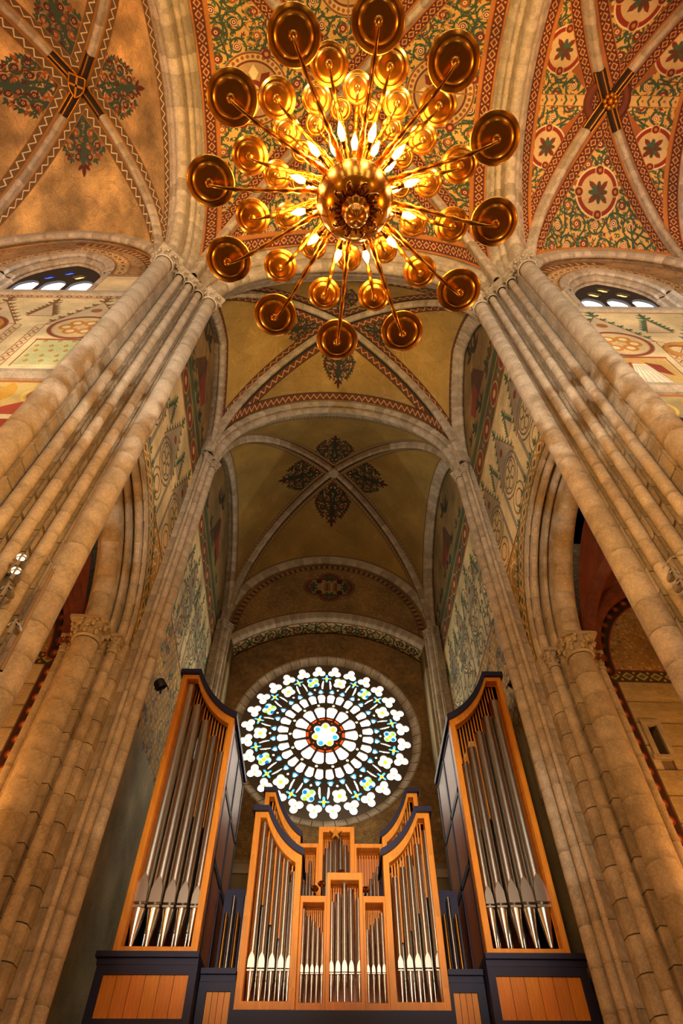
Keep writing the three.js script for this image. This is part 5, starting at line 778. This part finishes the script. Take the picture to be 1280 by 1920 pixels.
// ---------------------------------------------------------------- brass chandelier
const brass = new THREE.MeshPhysicalMaterial({ color: 0xd8942c, metalness: 1, roughness: .2 });
const trayBrass = new THREE.MeshPhysicalMaterial({ color: 0xdf9a36, metalness: 1, roughness: .26 });
const brassDark = new THREE.MeshPhysicalMaterial({ color: 0xb87a2a, metalness: 1, roughness: .22 });
const bulbGlow = new THREE.MeshStandardMaterial({ color: 0xfff0d0, emissive: 0xffb850, emissiveIntensity: 40, roughness: .4 });
const wax = new THREE.MeshStandardMaterial({ color: 0xece2c8, roughness: .6 });
const lathe = (pts, n = 28) => new THREE.LatheGeometry(pts.map(([x, y]) => new THREE.Vector2(x, y)), n);
function makeChandelier(label, x, y, d, lit, tint) {
  const t = thing('chandelier', label, 'chandelier'); t.position.set(x, y, -d);
  part(t, 'globe', lathe([[0, -.3], [.06, -.3], [.13, -.285], [.22, -.225], [.275, -.13], [.3, -.01], [.302, .02], [.315, .03], [.315, .05], [.3, .06], [.29, .12], [.22, .23], [.12, .3], [.07, .36]], 48), brass);
  // leaf-edged collar and pendant under the globe
  const lf = []; for (let k = 0; k < 10; k++) { const a = k / 10 * TAU; const s = new THREE.SphereGeometry(.06, 10, 8); s.scale(1, .6, .75); s.translate(.165, -.3, 0); s.rotateY(a); lf.push(s); const c = new THREE.TorusGeometry(.035, .01, 6, 14, Math.PI * 1.5); c.rotateX(Math.PI / 2); c.translate(.2, -.315, 0); c.rotateY(a + .1); lf.push(c); const e = new THREE.CylinderGeometry(.008, .012, .12, 6); e.rotateZ(Math.PI / 2 - .2); e.translate(.12, -.335, 0); e.rotateY(a); lf.push(e); }
  part(t, 'leaf_collar', mergeGeometries(lf).scale(.86, 1, .86), brassDark, 'dark brass collar of curled leaves'); part(t, 'pendant', lathe([[.1, -.3], [.12, -.34], [.1, -.37], [.05, -.4], [.045, -.43], [.06, -.45], [.085, -.5], [.085, -.54], [.06, -.59], [.03, -.615], [.012, -.63], [.0, -.64]], 28), brassDark);
  part(t, 'stem', lathe([[.07, .34], [.05, .42], [.1, .5], [.13, .6], [.1, .72], [.05, .8], [.09, .92], [.11, 1.02], [.07, 1.14], [.045, 1.25], [.08, 1.4], [.09, 1.5], [.05, 1.65], [.04, 1.8], [.09, 1.95], [.05, 2.1], [.02, 2.2]], 28), brass);
  part(t, 'hanging_rod', (() => { const g = new THREE.CylinderGeometry(.014, .014, 17.0, 8); g.translate(0, 2.2 + 8.5, 0); return g; })(), brassDark);
  const rings = [[1.175, .0, .195, -6.6, .16], [.94, .52, .157, 13.6, .5], [.74, 1.22, .138, -2, .95], [.55, 1.85, .115, 13, 1.45]];
  for (const [R, ty, tr, a0, y0] of rings) {
    const path = new THREE.CatmullRomCurve3([new THREE.Vector3(.06, y0, 0), new THREE.Vector3(.3, y0 + .1, 0), new THREE.Vector3(R * .55, lerp(y0, ty, .55) - .02, 0), new THREE.Vector3(R * .84, ty - .17, 0), new THREE.Vector3(R * .985, ty - .14, 0), new THREE.Vector3(R, ty - .03, 0)]);
    const tube = new THREE.TubeGeometry(path, 30, .0125, 7, false);
    const sub = new THREE.CatmullRomCurve3(Array.from({ length: 12 }, (_, k) => path.getPoint(.16 + k * .042))), sleeve = new THREE.TubeGeometry(sub, 36, .02, 8, false), sp = sleeve.attributes.position; for (let i = 0; i <= 36; i++) { const c = sub.getPointAt(i / 36), f = (.8 + .5 * Math.abs(Math.sin(i / 36 * Math.PI * 6))) * (1.1 - .35 * i / 36); for (let j = 0; j <= 8; j++) { const q = i * 9 + j; sp.setXYZ(q, c.x + (sp.getX(q) - c.x) * f, c.y + (sp.getY(q) - c.y) * f, c.z + (sp.getZ(q) - c.z) * f); } } sleeve.computeVertexNormals();
    const tray = lathe([[.012, -.06], [.032, -.055], [.022, -.036], [tr * .24, -.03], [tr * .27, -.04], [tr * .31, -.03], [tr * .5, -.034], [tr * .66, -.022], [tr * .72, -.002], [tr * .78, .002], [tr * .8, -.004], [tr * .83, .003], [tr * .95, .01], [tr, .022], [tr * .985, .03], [tr * .74, .012], [tr * .4, -.012], [.02, 0], [.02, .05]], 36), candle = new THREE.CylinderGeometry(.018, .02, .16, 10); candle.translate(R, ty + .13, 0); tray.translate(R, ty, 0);
    for (let k = 0; k < 12; k++) { const a = partGroup(t, 'arm'); a.rotation.y = Math.PI / 2 - THREE.MathUtils.degToRad(a0 + 30 * k); part(a, 'arm_tube', tube, brass); part(a, 'leaf_sleeve', sleeve, brass); part(a, 'drip_tray', tray, trayBrass); part(a, 'candle', candle, wax); }
  }
  const bulb = lathe([[.0, -.005], [.016, 0], [.02, .02], [.028, .05], [.03, .07], [.024, .1], [.012, .135], [.003, .155], [0, .16]], 14), sock = lathe([[.0, -.06], [.02, -.055], [.016, -.03], [.024, -.01], [.02, .005], [0, .006]], 12);
  for (const [r, yb, a0, tilt] of [[.42, .2, 14, 1.15], [.3, .62, 0, 1.0]]) for (let k = 0; k < 12; k++) {
    const h = partGroup(t, 'lamp_arm'); h.rotation.y = Math.PI / 2 - THREE.MathUtils.degToRad(a0 + 30 * k); const c = new THREE.CatmullRomCurve3([new THREE.Vector3(.05, yb - .04, 0), new THREE.Vector3(r * .5, yb - .06, 0), new THREE.Vector3(r - .05, yb - .02, 0)]); part(h, 'arm_tube', new THREE.TubeGeometry(c, 8, .011, 6), brass);
    const s = part(h, 'socket', sock, brassDark); s.position.set(r, yb, 0); s.rotation.z = -tilt; const b = part(h, 'bulb', bulb, bulbGlow, 'glowing flame-shaped bulb'); b.position.set(r, yb, 0); b.rotation.z = -tilt; b.castShadow = false;
    const p = new THREE.PointLight(tint, BULB_POWER * lit); p.position.set(r + .05, yb + .04, 0); p.castShadow = true; p.name = 'bulb_light'; h.add(p);
  }
  return t;
}
{ const p = at(665, 380, 'd', .95); makeChandelier('large brass chandelier hanging in the crossing with four tiers of round drip trays', p.x, p.y, .95, 1.2, 0xffc06a);
  makeChandelier('brass chandelier hanging in the nave behind the pier', -9.2, 6.2, .4, 1.1, 0xffae58); makeChandelier('brass chandelier hanging in the choir behind the pier', 9.2, 6.2, .4, 1.1, 0xffa850); }
// ---------------------------------------------------------------- spotlights on the piers
const fixture = new THREE.MeshStandardMaterial({ color: 0xb9b4a8, metalness: .5, roughness: .4 }), fixtureDark = new THREE.MeshStandardMaterial({ color: 0x15120f, roughness: .5 });
const lensLit = new THREE.MeshStandardMaterial({ color: 0xffffff, emissive: 0xffe2b0, emissiveIntensity: 40 });
function spot(label, x, y, d, aim, o = {}) {
  const t = thing('spotlight', label, 'spotlight', o.group ? { group: o.group } : {}); t.position.set(x, y, -d); const g = partGroup(t, 'head'); g.lookAt(0, 0, 0);
  const dir = new THREE.Vector3(aim[0] - x, aim[1] - y, -aim[2] + d).normalize(); g.quaternion.setFromUnitVectors(new THREE.Vector3(0, 0, 1), dir);
  const r = o.r || .075, L = o.L || .24, b = lathe([[0, -L], [r * .7, -L], [r * .95, -L * .8], [r, 0], [r * .9, .004], [r * .86, -.05], [0, -.05]], 20); b.rotateX(Math.PI / 2); part(g, 'housing', b, o.mat || fixture);
  const ln = new THREE.CircleGeometry(r * .84, 20); ln.translate(0, 0, -.03); part(g, 'lens', ln, o.lit ? lensLit : black);
  part(t, 'bracket', mergeGeometries([new THREE.BoxGeometry(.03, .2, .03), new THREE.TorusGeometry(r * 1.15, .012, 6, 16, Math.PI).rotateX(0)].map((q) => { q.translate(0, -.05, 0); return q; })), o.mat || fixture);
  if (o.lit) { const s = new THREE.SpotLight(o.color || 0xffd9a8, o.power || SPOT_POWER, 0, o.angle || .9, .6, 2); s.position.set(0, 0, 0).addScaledVector(dir, .02); s.target.position.copy(dir).multiplyScalar(5); s.castShadow = true; s.shadow.radius = 3; s.name = 'spot_beam'; t.add(s); t.add(s.target); }
  return t;
}
// the clusters on the two visible piers
for (const [px, py, lit, lab] of [[40, 1045, 1, 'upper lit spotlight of the pair fixed to the nave side pier'], [30, 1070, 1, 'lower lit spotlight of the pair fixed to the nave side pier'], [14, 1100, 0, 'unlit grey spotlight below the lit pair on the nave side pier'], [28, 1168, 0, 'small unlit spotlight beside the cable on the nave side pier']]) { const p = at(px, py, 'd', 4.86); spot(lab, p.x, p.y, 4.86, lit ? [p.x + 3.2, p.y - 1, -4] : [p.x + 1, p.y - 1, -1], { lit, r: lit ? .06 : .05, L: .2, angle: 1.1 }); }
for (const [px, py, lit, lab] of [[1300, 1120, 1, 'lit spotlight fixed to the choir side pier'], [1262, 1071, 0, 'upper unlit grey spotlight on the choir side pier'], [1276, 1091, 0, 'second unlit grey spotlight on the choir side pier']]) { const p = at(px, py, 'd', 4.86); spot(lab, p.x, p.y, 4.86, lit ? [p.x - 3.2, p.y - 1, -4] : [p.x - 1, p.y - 1, -1], { lit, r: .05, L: .18, angle: 1.1 }); }
for (const [px, py, lab] of [[1242, 1207, 'highest small camera-like spotlight behind the choir side pier shaft'], [1256, 1227, 'middle small camera-like spotlight behind the choir side pier shaft'], [1271, 1250, 'lowest small camera-like spotlight behind the choir side pier shaft']]) { const p = at(px, py, 'd', 5.6); spot(lab, p.x, p.y, 5.6, [p.x - 1, p.y - 1.6, 4], { r: .042, L: .13 }); }
for (const [px, py, lab] of [[303, 1290, 'black lamp on the transept wall shafts above the nave side organ tower'], [962, 1288, 'black lamp on the transept wall shafts above the choir side organ tower']]) { const p = at(px, py, 'd', 11.25); spot(lab, p.x, p.y, 11.25, [p.x * .5, p.y - 3, 12.5], { r: .13, L: .2, mat: fixtureDark }); }
// conduit and cable on the nave side pier
{ const a = at(100, 1065, 'd', 5.0), b = at(0, 1255, 'd', 5.0), c = new THREE.CatmullRomCurve3([v3(a.x, a.y, 5.02), v3(lerp(a.x, b.x, .5), lerp(a.y, b.y, .5), 5.02), v3(b.x, b.y, 5.02)]); single('cable_conduit', new THREE.TubeGeometry(c, 10, .022, 8), stone(0xb89a70, .6), 'pale metal conduit running up between the shafts of the nave side pier', 'conduit'); 
  for (const [s, pts] of [[-1, [[68, 1048], [85, 1042], [97, 1058], [102, 1072]]], [1, [[1243, 1065], [1255, 1048], [1270, 1041], [1285, 1040]]]]) { const q = pts.map(([x, y]) => { const p = at(x, y, 'd', 4.84); return v3(p.x, p.y, 4.84); }); single('lamp_cable', new THREE.TubeGeometry(new THREE.CatmullRomCurve3(q), 16, .008, 6), fixture, s < 0 ? 'thin cable looping to the lit lamps on the nave side pier' : 'thin cable looping to the lamp on the choir side pier', 'cable'); } }
// floodlights on the south piers and in the nave, out of the frame, that light the piers, walls and organ
for (const [x, y, d, aim, power, ang, lab] of [
  [-3.5, 6.5, -2.8, [4.9, 15, 5.0], FLOOD_POWER, .42, 'floodlight on the south pier of the nave side aimed across the crossing'], [3.5, 6.5, -2.8, [-4.9, 15, 5.0], FLOOD_POWER, .42, 'floodlight on the south pier of the choir side aimed across the crossing'],
  [-1.6, 5.0, -4.2, [-1.4, 7.4, 12], 540, .2, 'floodlight south of the crossing aimed at the organ from the nave side'], [1.6, 5.0, -4.2, [1.4, 7.4, 12], 540, .2, 'floodlight south of the crossing aimed at the organ from the choir side'],
  [-9.5, 6, -2.6, [-7.5, 16, 4.8], FLOOD_POWER * .8, .6, 'floodlight in the nave aimed at its painted wall'], [9.5, 6, -2.6, [7.5, 16, 4.8], FLOOD_POWER * .8, .6, 'floodlight in the choir aimed at its painted wall']]) spot(lab, x, y, d, aim, { lit: 1, r: .14, L: .35, angle: ang, power, color: 0xfff2e0 });
// warm uplights under the vaults, out of the frame
for (const [x, y, d, aim, power, ang, col, lab] of [[-3.4, 9, -2.7, [.3, 25, 1.2], 410, .62, 0xffca70, 'warm uplight on the south pier of the nave side aimed at the crossing vault'], [3.4, 9, -2.7, [-.3, 25, 1.2], 410, .62, 0xffca70, 'warm uplight on the south pier of the choir side aimed at the crossing vault'], [-8.8, 8, -3.2, [-8.4, 24, 1.4], 330, .5, 0xffa044, 'warm uplight in the nave aimed at the ochre vault'], [8.2, 8, -3.2, [7.7, 23, 1.4], 330, .45, 0xffa044, 'warm uplight in the choir aimed at the medallion vault']]) spot(lab, x, y, d, aim, { lit: 1, r: .14, L: .35, angle: ang, power, color: col });
// warm lamps of the aisles
for (const s of [-1, 1]) { const t = thing('aisle_lamp', 'round warm lamp hanging in the aisle ' + (s < 0 ? 'towards the nave' : 'towards the choir'), 'lamp'); t.position.set(s * 8.4, 4.6, -8.2); part(t, 'globe', new THREE.SphereGeometry(.16, 20, 14), new THREE.MeshStandardMaterial({ color: 0xfff0d0, emissive: 0xffa850, emissiveIntensity: 8 })).castShadow = false; const r = new THREE.CylinderGeometry(.012, .012, 8.6, 8); r.translate(0, 4.4, 0); part(t, 'rod', r, brassDark); const p = new THREE.PointLight(0xffb060, 50); p.castShadow = true; p.name = 'lamp_light'; t.add(p); }
renderer.render(scene, camera);
